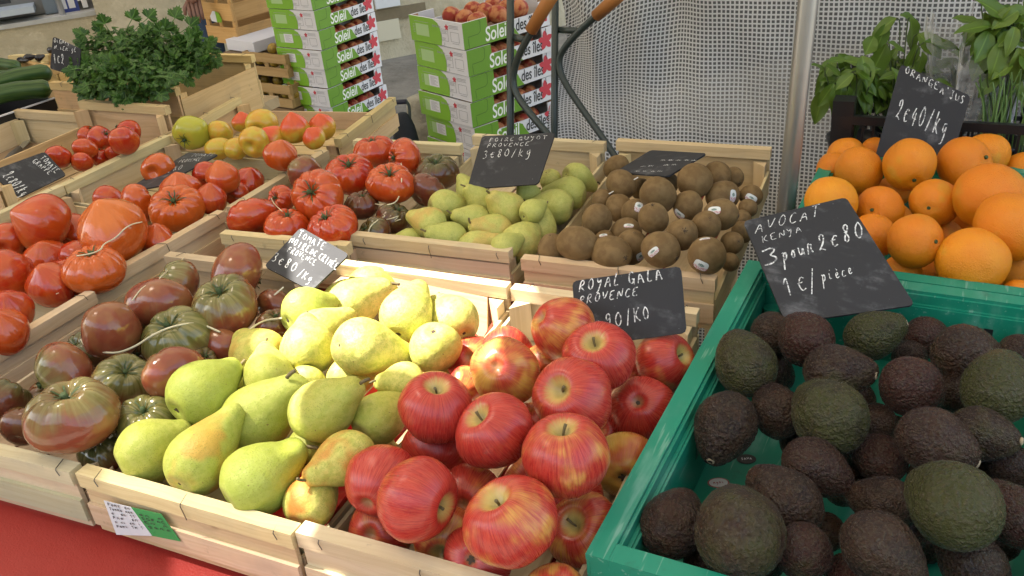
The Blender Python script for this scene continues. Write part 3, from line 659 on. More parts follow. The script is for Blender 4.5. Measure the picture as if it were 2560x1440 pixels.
put('dark', [
 (563, 764, 83, -.06, -.42, 1, 4, (.55, .1, 0), 'plump ribbed tomato with a curled green calyx'),
 (443, 845, 84, -.12, -.38, 1, 1, (.95, .0, 0), 'pale green ribbed tomato under the raffia'),
 (12, 1005, 66, .2, -.5, -1, 0, (.5, .7, 0), 'dark tomato cut by the edge of the photo'),
 (60, 1065, 55, 0, -.4, -1, -3, (.4, .8, 0), 'dark tomato low in the front corner'),
 (255, 1128, 62, -.1, -.4, 1, -2, (.7, .45, 0), 'green brown tomato behind the front rail')], ' in the black tomato crate', 'black tomatoes')
put('droundt', [
 (557, 868, 52, .3, -.3, -1, 0, (.0, .12, 0), 'small brown pink tomato beside the pears'),
 (162, 932, 75, -.75, .45, 1, 2, (.55, .15, 0), 'tomato half green and half brown')], ' in the black tomato crate', 'black tomatoes')
put('dark', [
 (308, 950, 70, .25, -.35, 1, 1, (.75, .1, 0), 'tomato with dry tangled sepals in the middle'),
 (370, 1060, 80, -.05, -.45, 1, 0, (.95, .2, 0), 'green tomato partly under the front pears'),
 (437, 940, 79, -.6, -.3, -1, 3, (.4, .0, 0), 'tan ribbed tomato touching the front pear'),
 (184, 1040, 106, -.03, -.5, 1, 3, (.45, .1, 0), 'largest flat ribbed tomato at the front')], ' in the black tomato crate', 'black tomatoes')
put('pear', [
 (1100, 945, 48, .3, .2, -1, -3, (.9, .1, 0), 'pear deep in the shade behind the sunlit flat one'),
 (985, 1010, 50, .3, .2, -1, -3, (.8, .1, 0), 'pear deep in the gap beside the reddest apple'),
 (850, 1010, 52, -.3, .2, -1, -3, (.7, .1, 0), 'pear deep under the dented pear'),
 (930, 1120, 50, .3, .2, -1, -3, (.7, .1, 0), 'green pear under the golden orange one'),
 (560, 1075, 50, .3, .2, -1, -3, (.5, .1, 0), 'pear under the longest pear'),
 (925, 722, 55, .5, -.1, -1, 2, (.9, 0, 0), 'rearmost yellow pear'),
 (1160, 970, 45, 0, 0, -1, -2, (.9, .2, 0), 'pear hidden low beside the apples'),
 (872, 762, 64, .85, -.45, -1, 4, (1., 0, 0), 'bright yellow pear lying across the top'),
 (763, 782, 59, .55, -.3, -1, 2, (.1, 0, 0), 'green pear beside the tomato slate'),
 (792, 832, 54, .3, -.3, -1, 1, (.95, 0, 0), 'pale pear wedged between three yellow ones'),
 (1136, 802, 60, -.4, -.45, -1, 2, (1., 0, 0), 'yellow pear nearest the bare back board'),
 (1016, 793, 65, .2, -.55, -1, 4, (1., 0, 0), 'sunlit pear standing on its blossom end'),
 (1088, 868, 62, .02, .72, -1, 2, (.95, 0, 0), 'pale pear pointing down to the apples'),
 (865, 948, 50, .3, 0, -1, -1, (1., 0, 0), 'sunlit pear in the gap below the bruised one'),
 (648, 892, 67, -.5, -.3, -1, 1, (1., .45, 0), 'golden pear beside the tomatoes'),
 (600, 962, 46, 0, 0, -1, -2, (.6, 0, 0), 'thin strip of pear beside the golden one'),
 (772, 872, 65, -.15, -.5, -1, 3, (.95, .0, 0), 'yellow pear with a scratch near its blossom end'),
 (903, 867, 70, .75, .1, -1, 4, (1., 0, 0), 'big yellow pear with a brown bruise'),
 (765, 962, 48, .2, .5, -1, 0, (.9, 0, 0), 'pear in the shade between two long pears'),
 (672, 948, 62, -.2, -.5, -1, 1, (.55, 0, 0), 'green pear behind the longest pear'),
 (1014, 956, 49, -.92, -.1, 1, 2, (1., 0, 0), 'sunlit pear lying behind the reddest apple'),
 (944, 1050, 63, .35, -.3, -1, 1, (.6, 0, 0), 'green yellow pear next to the red apple'),
 (770, 1122, 50, 0, -.3, -1, -1, (.5, 0, 0), 'pear in the gap under two front pears'),
 (798, 1030, 73, .8, -.55, 1, 4, (.4, .1, 0), 'dented pear with its blossom end forward'),
 (500, 985, 79, .4, -.35, -1, 4, (.05, 0, 0), 'bright green pear on top of the tomatoes'),
 (632, 1058, 84, .6, -.72, 1, 4, (.25, 0, 0), 'longest pear with its stalk pointing up'),
 (776, 1258, 64, .15, -.3, -1, 0, (1., .95, 0), 'small russet orange pear in the front corner'),
 (872, 1142, 67, -.75, .35, 1, 2, (1., .8, 0), 'golden orange pear with its stalk turned down'),
 (368, 1128, 76, .8, -.4, -1, 2, (.35, 0, 0), 'speckled pear beside the largest tomato'),
 (494, 1154, 80, .3, -.5, -1, 3, (.25, .55, 0), 'pear with a red blush at the front rail'),
 (641, 1203, 85, .72, -.5, -1, 4, (.05, 0, 0), 'large green pear over the box label')], ' in the front pear crate', 'large yellow pears')
put('orange', [(x, y, r, .3, -.3, -1, -4, (.1, 0, 0), 'orange deep in the dark gaps of the pile') for x, y, r in ((2140, 510, 50), (2235, 560, 50), (2350, 600, 55), (2200, 455, 48), (2340, 460, 50), (2440, 560, 55), (2510, 640, 52), (2360, 680, 52), (2470, 450, 50))], ' in the orange crate', 'oranges deep in the pile')
put('apple', [(x, y, r, .2, .3, -1, -3, (.6, 0, 0), 'apple deep in the dark gaps of the pile') for x, y, r in ((1335, 1085, 80), (1500, 1085, 80), (1345, 1215, 84), (1080, 1195, 84), (1420, 1235, 84), (1570, 940, 72), (1185, 905, 68))], ' in the apple crate', 'apples deep in the pile')
put('avo', [(x, y, r, .5, .3, -1, -4, (-.2, .1, 0), 'black avocado deep in the dark gaps of the pile') for x, y, r in ((2150, 1120, 58), (2005, 1100, 55), (2325, 1195, 55), (2310, 1345, 60), (2490, 1345, 58), (1770, 1415, 62), (2130, 1000, 55), (2350, 1010, 50), (1925, 930, 55), (2460, 1200, 55), (2110, 1210, 55), (2250, 1330, 58), (2060, 1330, 50), (2230, 1090, 52), (2430, 1180, 52), (1890, 1400, 60))], ' in the green crate', 'avocados deep in the pile')
put('dark', [(x, y, r, .3, -.4, 1, -4, (.3, .75, 0), 'dark tomato deep in the shadow of the pile') for x, y, r in ((335, 905, 52), (490, 800, 48), (505, 905, 42), (245, 965, 55), (120, 1000, 55), (390, 1005, 50), (350, 850, 45))], ' in the black tomato crate', 'black tomatoes deep in the pile')
put('heart', [(x, y, r, .3, -.4, -1, -4, (.1, 0, 0), 'red tomato deep in the shadow of the pile') for x, y, r in ((70, 620, 45), (200, 650, 48), (330, 640, 45), (60, 700, 45), (160, 690, 45))], ' in the front oxheart crate', 'oxheart tomatoes deep in the pile')
put('pear', [(x, y, r, .5, -.3, -1, -4, (.4, 0, 0), 'green pear deep in the shadow of the pile') for x, y, r in ((1150, 555, 34), (1240, 545, 34), (1300, 560, 34), (1080, 590, 32), (1260, 620, 36), (1330, 530, 32), (1150, 520, 32))], ' in the green pear crate', 'small green pears deep in the pile')
put('apple', [
 (1266, 885, 68, 0, -.5, -1, 0, (.75, 0, 0), 'striped apple half hidden behind the yellow one'),
 (1364, 912, 55, 0, -.3, -1, -1, (.25, 0, 0), 'orange apple in the gap below the topmost one'),
 (1165, 965, 50, .2, -.3, -1, -2, (.4, 0, 0), 'orange apple in the gap behind the shiny red one'),
 (1090, 1128, 84, -.2, -.5, -1, -1, (.8, 0, 0), 'red apple below the shiny red one'),
 (1408, 823, 84, .80, .45, -1, 5, (.42, 0, 0), 'topmost apple with sideways red and yellow stripes'),
 (1262, 928, 87, .27, .22, -1, 4, (.22, 0, 0), 'yellow apple with an orange cheek and open blossom end'),
 (1660, 904, 76, .46, -.22, 1, 0, (.62, 0, 0), 'apple with a deep stalk hollow under the slate'),
 (1606, 1024, 86, .3, .4, -1, -2, (1., 0, 0), 'plain red apple against the green crate'),
 (1560, 1162, 85, .15, -.35, -1, -2, (-.35, 0, 0), 'pale yellow green apple against the green crate'),
 (1497, 892, 90, -.17, -.40, 1, 5, (.85, 0, 0), 'bright red apple in front of the slate'),
 (1175, 1245, 84, .2, 0, -1, -1, (.6, 0, 0), 'orange red apple in the shaded middle gap'),
 (950, 1330, 82, .2, .2, -1, -1, (.5, 0, 0), 'orange apple low behind the front rail'),
 (1120, 1350, 86, -.15, .2, 1, -1, (.3, 0, 0), 'green tinged apple low at the front'),
 (1192, 1400, 86, .2, .3, -1, -2, (.9, 0, 0), 'dark red apple sunk behind the front rail'),
 (1090, 1020, 93, .05, -.56, 1, 4, (1., 0, 0), 'shiny deep red apple beside the pears'),
 (1432, 994, 103, -.34, -.22, 1, 5, (.72, 0, 0), 'red apple with a yellow flare round its stalk'),
 (955, 1203, 93, .35, -.5, -1, 1, (.95, 0, 0), 'dotted crimson apple at the pear side'),
 (1237, 1080, 99, -.38, -.42, 1, 5, (.95, 0, 0), 'dark red apple with a green stalk hollow, in the centre'),
 (1458, 1325, 93, -.3, -.3, 1, -1, (.5, 0, 0), 'apple with a wide yellow green stalk hollow'),
 (1413, 1138, 111, -.08, -.62, 1, 6, (.55, 0, 0), 'large orange red apple, foremost of the upper row'),
 (1388, 1486, 80, .1, -.4, -1, 0, (.35, 0, 0), 'orange apple cut by the bottom edge of the photo'),
 (1042, 1247, 104, .86, .15, 1, 4, (.85, 0, 0), 'apple lying on its side with its stalk outwards'),
 (1277, 1306, 118, -.34, -.58, 1, 5, (.5, 0, 0), 'biggest apple, right behind the front rail')], ' in the apple crate', 'red apples')
put('avo', [
 (2310, 845, 52, .6, -.1, -1, 0, (-.2, .9, 0), 'purple avocado along the back wall'),
 (1935, 838, 56, .1, -.3, -1, 0, (-.2, .1, 0), 'dark avocado behind the slate corner'),
 (2550, 885, 50, .3, .1, -1, 0, (.1, .2, 0), 'avocado at the edge behind the olive one'),
 (2275, 893, 42, .2, .1, -1, -2, (.1, .2, 0), 'dark avocado in the gap by the long one'),
 (2172, 843, 60, .85, -.4, 1, 2, (.75, 0, 0), 'dark green avocado with a pale scar under the slate'),
 (2405, 885, 74, .9, .1, -1, 3, (.1, .25, 0), 'long brown avocado near the back wall'),
 (2018, 850, 68, -.1, -.3, -1, 3, (-.2, 1., 0), 'reddish avocado against the slate edge'),
 (1868, 918, 74, -.1, -.5, -1, 3, (.62, .1, 0), 'olive avocado leaning on the side wall'),
 (2392, 985, 50, 0, 0, -1, -2, (.1, .1, 0), 'shaded avocado in the gap beside the olive one'),
 (2530, 1170, 55, 0, 0, -1, -1, (.0, .2, 0), 'dark avocado in a gap at the edge'),
 (2080, 928, 69, .82, .05, 1, 3, (.3, .25, 0), 'pebbly avocado with a stub of stalk'),
 (2190, 1060, 52, .2, .3, -1, -2, (-.1, .1, 0), 'black avocado deep between three others'),
 (2275, 965, 75, .75, .4, -1, 3, (.0, .9, 0), 'purple avocado with a rosy point'),
 (2492, 978, 85, .3, -.3, -1, 4, (.8, 0, 0), 'round olive green avocado with a glossy spot'),
 (1945, 1035, 62, -.1, -.6, -1, 0, (-.1, .15, 0), 'narrow black avocado in the second row'),
 (2440, 1083, 68, .8, .1, 1, 2, (.35, .2, 0), 'brown avocado with a pale stub at its tip'),
 (1818, 1052, 76, -.45, .75, 1, 1, (-.3, .0, 0), 'blackest avocado with its scar towards the crate wall'),
 (2080, 1048, 90, -.1, -.35, -1, 4, (.7, .1, 0), 'round green avocado in the middle'),
 (2205, 1150, 62, -.3, -.2, -1, 0, (-.2, .6, 0), 'wine dark avocado below the middle'),
 (2325, 1098, 80, .82, .45, 1, 4, (.15, .35, 0), 'long wrinkled brown avocado'),
 (2025, 1160, 70, .75, .45, 1, 1, (-.15, .45, 0), 'slim purplish avocado pointing down the pile'),
 (2225, 1262, 66, -.5, -.1, -1, -1, (-.1, .1, 0), 'charcoal avocado in the shaded gap'),
 (2548, 1300, 72, -.2, -.4, -1, 1, (.4, 1., 0), 'rust coloured avocado at the edge'),
 (1680, 1318, 80, .3, -.3, -1, 0, (-.2, .2, 0), 'dark brown avocado in the front corner'),
 (1972, 1268, 84, -.3, -.3, -1, 1, (-.25, .1, 0), 'black grainy avocado below the two fruit stickers'),
 (2440, 1425, 78, -.2, -.4, -1, 0, (-.2, .0, 0), 'black avocado at the bottom edge under the big green one'),
 (2394, 1270, 108, -.1, -.25, -1, 5, (.85, .1, 0), 'biggest green avocado on top of the pile'),
 (2125, 1450, 58, .1, -.3, -1, -1, (-.2, .9, 0), 'plum coloured avocado at the bottom edge'),
 (2190, 1362, 88, .66, .6, 1, 3, (-.35, .1, 0), 'shiny black avocado with a long neck'),
 (2008, 1378, 70, .3, .2, -1, 2, (.2, .7, 0), 'small rusty brown avocado at the front'),
 (1850, 1338, 112, .1, -.25, -1, 4, (.45, .3, 0), 'largest brown olive avocado at the front')], ' in the green crate', 'avocados')
# ---------------------------------------------------------------- settle the piles: slide every fruit along its own line of sight until nothing overlaps
N = len(FR)
dirs = np.array([ray(q['x'], q['y']) for q in FR])
tt = np.array([((q['z'] - CAM[2]) / ray(q['x'], q['y'])[2]) for q in FR]); t0 = tt.copy()
for q in FR:
    kf = 1.75 if q['kind'] in ('ribbed', 'dark', 'round', 'droundt', 'yround') else 1.5 if q['kind'] == 'apple' and q['s'] > 0 else 1.
    q['ax'] *= kf; q['ay'] *= kf; mg = math.hypot(q['ax'], q['ay'])
    if kf > 1 and mg > .9: q['ax'] *= .9 / mg; q['ay'] *= .9 / mg
    mn = {'pear': .74 if q['group'] == 'large yellow pears' else .86, 'avo': .76}.get(q['kind'], 0)
    if q['kind'] == 'avo' and mg < .4: mn = 0
    if 0 < mg < mn: q['ax'] *= mn / mg; q['ay'] *= mn / mg
    elif mg == 0 and mn: q['ax'] = mn
    k2 = min(.98, q['ax'] ** 2 + q['ay'] ** 2); a = np.array([q['ax'], q['ay'], -q['s'] * math.sqrt(1 - k2)]); q['axis'] = RC.T @ nrm(a)
sp = [(i, o, r) for i, q in enumerate(FR) for o, r in BODY[q['kind']]]
si = np.array([s[0] for s in sp]); sofs = np.array([s[1] for s in sp]); srad = np.array([s[2] for s in sp]); AX = np.array([q['axis'] for q in FR]); GROW = {'small green pears': 1.08, 'large yellow pears': 1.05, 'avocados': 1.02, 'kiwis': 1.01, 'black tomatoes': 1.05, 'ribbed tomatoes': 1.07, 'oxheart tomatoes': 1.08, 'oranges': .99}
RP = np.array([q['r'] * GROW.get(q['group'], 1.02) for q in FR]) / FPX
YF = {'small green pears': .65, 'kiwis': .64, 'ribbed tomatoes': .59, 'oranges': .70, 'large yellow pears': .02, 'red apples': .022, 'black tomatoes': -.005, 'avocados': .09}
yf = np.array([YF.get(q['group'], -9.) for q in FR])
WALLED = [i for i, q in enumerate(FR) if q['kind'] == 'apple' and q['x'] > 1440 and q['z'] < .04]
for it in range(90):
    R_ = RP * tt; cen = CAM + dirs * tt[:, None]
    P = cen[si] + AX[si] * (sofs * R_[si])[:, None]; RR = srad * R_[si]
    D = np.linalg.norm(P[:, None] - P[None], axis=2); ov = (RR[:, None] + RR[None]) * .93 - D
    ov[si[:, None] >= si[None]] = -1
    a, b = np.nonzero(ov > 0); mv = np.zeros(N); cnt = np.zeros(N)
    for i, j in zip(a, b):
        d = ov[i, j]; mv[si[i]] += d * .55; mv[si[j]] -= d * .35
    tt = tt + np.clip(mv, -.02, .02) * .6 / np.linalg.norm(dirs, axis=1)
    tt += (t0 - tt) * .012
    yex = yf - (CAM[1] + dirs[:, 1] * tt - RP * tt * .72); tt += np.clip(yex * .5, 0, .012)
    for i in WALLED:
        ex_ = CAM[0] + dirs[i][0] * tt[i] + RP[i] * tt[i] * .95 - .6
        if ex_ > 0: tt[i] += min(.01, ex_ * .6)
def settled():
    R_ = RP * tt; cen = CAM + dirs * tt[:, None]; return cen, R_
CEN, RAD = settled()
_S = (CEN[si] + AX[si] * (sofs * RAD[si])[:, None], srad * RAD[si] * 1.03)
def surf(x, y, z=0., lift=.003):
    """nearest point of the piled fruit on the ray through a pixel, else the plane z"""
    d = ray(x, y); d = d / np.linalg.norm(d); oc = CAM - _S[0]; b = oc @ d; c = (oc ** 2).sum(1) - _S[1] ** 2; h = b * b - c
    ok = h > 0
    if not ok.any(): return at(x, y, z)
    s = (-b - np.sqrt(np.where(ok, h, 0))); s = s[ok & (s > 0)]
    return CAM + d * (s.min() - lift)
STK = []
def sticker_mesh():
    b = MB()
    return b
labels_seen = {}
OBJ = []
for i, q in enumerate(FR):
    k = q['kind']; v = i % NV[k]; o = link(NAME[k], fruit_mesh(k, v))
    rot = Vector(q['axis']).to_track_quat('Z', 'Y') @ Quaternion((0, 0, 1), random.random() * 6.283)
    r = float(RAD[i]); o.matrix_world = Matrix.Translation(CEN[i].tolist()) @ rot.to_matrix().to_4x4() @ Matrix.Scale(r, 4)
    o.color = (*(q['col'][:2] + (.45,) if q['group'].startswith('small green') else q['col']), 1); tag(o, q['lab'], CATG.get(k, 'tomato'), q['group']); fruit_parts(k, v, o); OBJ.append((o, q, rot))
# ---------------------------------------------------------------- the ground, the building behind, the table, the awning
GZ = -0.90; TZ = -0.094
AS = stone_mat('paving', (.16, .145, .12), (.25, .23, .19), .5)
STONE = stone_mat('limestone', (.46, .39, .26), (.64, .56, .40), .35); STONE2 = stone_mat('weathered_stone', (.27, .25, .19), (.42, .39, .31), .7)
b = MB().grid(lambda u, v: (-60 + 120 * u, -60 + 120 * v, GZ), 8, 8); tag(b.build('ground', AS), kind='structure')
# building: pale limestone wall seen behind the left of the stall; wd runs along it, wn towards the stall
WP = at_d(120, 60, 6.2); wd = nrm([.66, .75, 0]); wn_ = nrm([.75, -.66, 0]); UP = np.array([0, 0, 1.])
RW = np.stack([wd, wn_, UP], 1)
def wall_uv(x, y, off=0.):
    p = at_plane(x, y, WP + wn_ * off, wn_); return float((p - WP) @ wd), float(p[2]), p
def wall_box(b, u0, u1, z0, z1, d0, d1, mi=0):
    c = WP * np.array([1, 1, 0]) + wd * (u0 + u1) / 2 + wn_ * (d0 + d1) / 2 + UP * (z0 + z1) / 2
    return b.box(c, (u1 - u0, d1 - d0, z1 - z0), RW, 0, mi)
u_l, zs, _ = wall_uv(0, 66); u_r, zs2, _ = wall_uv(236, 50); u_end, _, _ = wall_uv(1190, 200)
bl = empty('stone_building', (WP[0], WP[1], GZ), 'pale limestone building front with a deep sill, behind the stall', 'building')
b = MB(); wall_box(b, u_l - 6, u_r + .02, GZ, zs - .02, -.5, .0); wl_ = b.build('plinth_wall', STONE, bevel=.01)
b = MB(); wall_box(b, u_r + .02, u_end + 3, GZ, 4.2, -.6, .04); pr_ = b.build('wall', STONE, bevel=.012)
b = MB(); wall_box(b, u_l - 6, u_r + .018, zs - .018, zs + .006, -.5, .015); si_ = b.build('sill', plain('sill_stone', (.42, .41, .38), .7, noise=.2, scale=12))
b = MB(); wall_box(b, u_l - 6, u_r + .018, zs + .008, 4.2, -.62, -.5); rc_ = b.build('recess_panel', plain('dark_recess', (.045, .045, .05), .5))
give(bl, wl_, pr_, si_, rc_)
# a window and a brown panel low in the wall between the carton stacks
wu0, wz0, _ = wall_uv(938, 22, .05); wu1, _, _ = wall_uv(1000, 22, .05)
b = MB(); bw = wu1 - wu0
for (a0, a1, c0, c1) in ((wu0, wu1, wz0, wz0 + .05), (wu0, wu0 + .05, wz0 + .05, wz0 + 1.4), (wu1 - .05, wu1, wz0 + .05, wz0 + 1.4), (wu0 + bw * .46, wu0 + bw * .54, wz0 + .05, wz0 + 1.4)): wall_box(b, a0, a1, c0, c1, .045, .075)
wf = b.build('window_frame', plain('white_paint', (.72, .73, .74), .4)); b = MB(); wall_box(b, wu0 + .02, wu1 - .02, wz0 + .05, wz0 + 1.38, .046, .058)
gp = b.build('window_pane', plain('pane_glass', (.38, .40, .42), .08)); _, pz0, _ = wall_uv(970, 52, .05)
b = MB(); wall_box(b, wu0 - .1, wu1 + .18, pz0, wz0 - .012, .041, .052); bp = b.build('brown_panel', plain('brown_board', (.20, .155, .09), .55, noise=.2))
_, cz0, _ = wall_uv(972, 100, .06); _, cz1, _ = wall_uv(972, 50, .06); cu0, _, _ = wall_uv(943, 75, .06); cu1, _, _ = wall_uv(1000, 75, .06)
b = MB(); wall_box(b, cu0, cu1, cz0, cz1, .054, .064); cp = b.build('sun_patch_panel', plain('sun_patch_tint', (.68, .62, .46), .6))  # reflected sunlight on the wall, put in as a pale panel
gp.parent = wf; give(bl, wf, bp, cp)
# grey blue cash terminal standing on the sill, with a blue notice
m_u0, m_z, _ = wall_uv(-60, 60, -.1); m_u1, _, _ = wall_uv(158, 54, -.1); _, shz, _ = wall_uv(40, 38, .0)
kt = empty('cash_terminal', (WP + wd * (m_u0 + m_u1) / 2 - UP * 0).tolist(), 'blue grey cash terminal with a jutting shelf, built over the stone sill', 'terminal')
kt.location.z = zs + .006
GREYB = plain('blue_grey_metal', (.16, .20, .24), .35, noise=.1); GREYD = plain('dark_screen', (.03, .035, .04), .2)
u_a, _, _ = wall_uv(118, 30, -.1)
b = MB(); wall_box(b, m_u0, u_a - .012, zs + .012, zs + .75, -.46, -.14); k1 = b.build('cabinet', plain('warm_grey_metal', (.17, .17, .165), .4), bevel=.008)
b = MB(); wall_box(b, u_a - .010, m_u1 + .02, zs + .012, zs + .75, -.46, -.10); k2 = b.build('side_column', GREYB, bevel=.02)
sh1, _, _ = wall_uv(88, 30, .0)
b = MB(); wall_box(b, m_u0, sh1, zs + .05, zs + .085, -.14, .02); k3 = b.build('shelf', plain('pale_metal', (.42, .47, .52), .3), bevel=.006)
b = MB(); wall_box(b, m_u0 + .05, sh1 - .12, zs + .10, zs + .6, -.139, -.135); k4 = b.build('screen', GREYD)
give(kt, k1, k2, k3, k4)
s0, sz, _ = wall_uv(152, 38, -.08); s1, _, _ = wall_uv(203, 34, -.08)
sg = empty('notice_board', (WP + wd * (s0 + s1) / 2).tolist(), 'blue notice with white pictogram squares beside the cash terminal', 'sign'); sg.location.z = sz
b = MB(); wall_box(b, s0, s1, sz, sz + .55, -.098, -.085); q1 = b.build('board', plain('blue_sign', (.035, .06, .26), .4))
b = MB(); ww = s1 - s0
for r_ in range(5):
    for c_ in range(2): wall_box(b, s0 + ww * (.1 + .42 * c_), s0 + ww * (.42 + .42 * c_), sz + .03 + r_ * .075, sz + .085 + r_ * .075, -.085, -.083)
q2 = b.build('pictogram', WHITE); b = MB(); wall_box(b, s1 + .02, s1 + .05, sz + .02, sz + .55, -.098, -.09); q3 = b.build('edge_strip', WHITE); give(sg, q1, q2, q3)
# weathered stone post
bp_ = at_d(1062, 345, 3.75); SP = [(.10, 0), (.105, .15), (.10, .3), (.085, .42), (.075, .455), (.05, .46), (.055, .50), (.05, .56), (.02, .575), (0, .576)]
b = revolve([(0, 0)] + SP, 20, lambda th, r, z: (r * math.cos(th), r * math.sin(th), z), 5)
po = b.build('stone_post', STONE2, smooth=True); tag(po, 'small weathered stone post with a knob top behind the carton stack', 'post')
topz = float(at_d(1050, 226, 3.75)[2]); po.location = (bp_[0], bp_[1], GZ); po.scale = (1.05, 1.05, (topz - GZ) / .576)
# table under a red oilcloth
def table(x0, x1, y0, y1, label, extra=()):
    tb = empty('market_table', ((x0 + x1) / 2, (y0 + y1) / 2, GZ), label, 'table', 'market tables'); b = MB(); W_ = x1 - x0
    b.grid(lambda u, v: (x0 + W_ * u, y0 + (y1 - y0) * v, TZ + .0006 * math.sin(u * 90) * math.sin(v * 40)), int(W_ * 20) + 2, 40)
    b.grid(lambda u, v: (x0 + W_ * u, y0 - .006 - .03 * v * (1 + .7 * math.sin(u * W_ * 15)), TZ - .45 * v), int(W_ * 30) + 2, 8)
    c1 = b.build('oilcloth', RCLOTH, smooth=True); b = MB().box(((x0 + x1) / 2, (y0 + y1) / 2 , TZ - .018), (W_ - .02, y1 - y0 - .02, .022))
    for e in extra: b.box(*e)
    c2 = b.build('tabletop', WOOD, color=(.8, .75, .7)); lg = [MB().box((x, y, (GZ + TZ) / 2 - .02), (.05, .05, TZ - GZ - .045)).build('leg', WOOD) for x in (x0 + .1, x1 - .06) for y in (y0 + .12, y1 - .12)]
    give(tb, c1, c2, *lg)
table(-2.3, .548, -.17, 1.165, 'market table under a plain red oilcloth carrying the wooden crates', [((-1.37, 1.235, TZ - .014), (1.84, .15, .026))])
table(.634, 1.7, -.17, 1.50, 'market table under red oilcloth carrying the plastic crates')
t2 = empty('side_table', (-1.85, 1.42, GZ), 'bare wooden side table behind the parsley and cucumbers', 'table')
b = MB().box((-1.85, 1.43, TZ - .015), (1.8, .23, .03)); c2 = b.build('tabletop', WOOD, color=(.6, .55, .5)); lg = [MB().box((x, y, (GZ + TZ) / 2 - .02), (.05, .05, TZ - GZ - .05)).build('leg', WOOD) for x in (-2.7, -1.0) for y in (1.36, 1.51)]
give(t2, c2, *lg)
# unseen awning over the stall, its hole shaped to cast the sun patch
AZ = 1.55
def up_sun(p, z=AZ): p = np.asarray(p, float); return p + SUN * ((z - p[2]) / SUN[2])
HOLE = [(560, 1010), (800, 640), (866, 600), (1300, 656), (1330, 760), (1330, 1000), (1010, 985), (930, 960)]
SOFT = [(1010, 985), (930, 960), (560, 1010), (290, 985), (260, 1200), (230, 1440), (700, 1500), (790, 1310), (800, 1180)]
def sheet_with_hole(name, rect, hole, z, mat):
    import bmesh
    bm = bmesh.new(); es = []
    for loop in (rect, *hole):
        vs = [bm.verts.new((p[0], p[1], z)) for p in loop]; es += [bm.edges.new((vs[i], vs[(i + 1) % len(vs)])) for i in range(len(vs))]
    bmesh.ops.triangle_fill(bm, edges=es, use_beauty=True); me = bpy.data.meshes.new(name); bm.to_mesh(me); bm.free(); return link(name, me, mat)
hp = [up_sun(at(x, y, .02))[:2] for x, y in HOLE]; sp_ = [up_sun(at(x, y, .0))[:2] for x, y in SOFT]
from mathutils import geometry as _g
aw = empty('awning', (0, 1, AZ), 'cream canvas awning over the market stall, its hole shaped for the sun patch', 'awning')
AX0, AX1, AY0, AY1 = -4.0, 1.7, -1.25, 3.3
hull = hp[0:6] + sp_[0:1] + [sp_[8], sp_[7], sp_[6], sp_[5], sp_[4], sp_[3]]
cv = sheet_with_hole('canvas', [(AX0, AY0), (AX1, AY0), (AX1, AY1), (AX0, AY1)], [hull], AZ, canvas_mat(.16))
sn = MB().add([(p[0], p[1], AZ - .02) for p in [sp_[i] for i in (0, 1, 2, 3, 4, 5, 6, 7, 8)]], [tuple(range(9))]).build('shade_net', sun_dimmer_mat(.24))  # unseen sheet added to weaken the sun over the front pears
fr = MB()
for p, q in (((AX0, AY0), (AX1, AY0)), ((AX0, AY1), (AX1, AY1)), ((AX0, AY0), (AX0, AY1)), ((AX1, AY0), (AX1, AY1))): fr.tube([(*p, AZ + .03), (*q, AZ + .03)], .018)
for x in (AX0, AX1):
    for y in (AY1,): fr.tube([(x, y, GZ), (x, y, AZ + .03)], .018)
fo = fr.build('frame', plain('frame_metal', (.5, .5, .5), .35, metal=.8), smooth=True); give(aw, cv, sn, fo)
# row of shuttered houses across the square, behind the viewer
oh = empty('house_row', (0, -8.5, GZ), 'row of shuttered stone houses across the square, mirrored in the glossy tomatoes', 'houses'); b = MB().box((0, -10, GZ + 2.3), (40, 3, 4.6)).build('wall', STONE2); q = []
for k in range(-5, 6): q += [MB().box((k * 3.2, -8.47, GZ + 1.2), (1.0, .06, 2.3)).build('shutter', plain('grey_shutter', (.16, .17, .16), .6)) if k == -5 else None]
q = [q[0]]
for k in range(-4, 6): c = q[0].copy(); C.objects.link(c); c.location.x = (k + 5) * 3.2; q.append(c)
give(oh, b, MB().box((0, -10, GZ + 4.66), (40.6, 3.6, .12)).build('roof', plain('roof_tile', (.25, .12, .07), .8)), *q)
# aluminium pole between the crates
pm = NT('brushed_aluminium', .32, .5); pm.set(Metallic=.75); o_ = pm.obj(); g_ = pm.noise(pm.vmath('MULTIPLY', o_, (60, 60, 1.5)), 1., 4); d_ = pm.step(pm.noise(o_, 9., 4), .5, .72)
pm.set(Base_Color=pm.mix(pm.math('MULTIPLY', d_, .5), (.38, .375, .36), (.25, .19, .15)), Roughness=pm.math('ADD', .24, pm.math('MULTIPLY', g_, .25)))
p0 = at_y(1967, 500, .93); p1 = at_y(2022, -10, .93); p1 = p0 + (p1 - p0) * ((AZ - p0[2]) / (p1[2] - p0[2])); p9 = p0 + (p1 - p0) * ((GZ - p0[2]) / (p1[2] - p0[2]))
RP_ = 22.5 / FPX * depth(p0)
pl = MB().tube([p9, p0, p1], RP_, 24).build('awning_pole', pm.m, smooth=True); tag(pl, 'round aluminium awning pole between the kiwi and orange crates', 'pole')
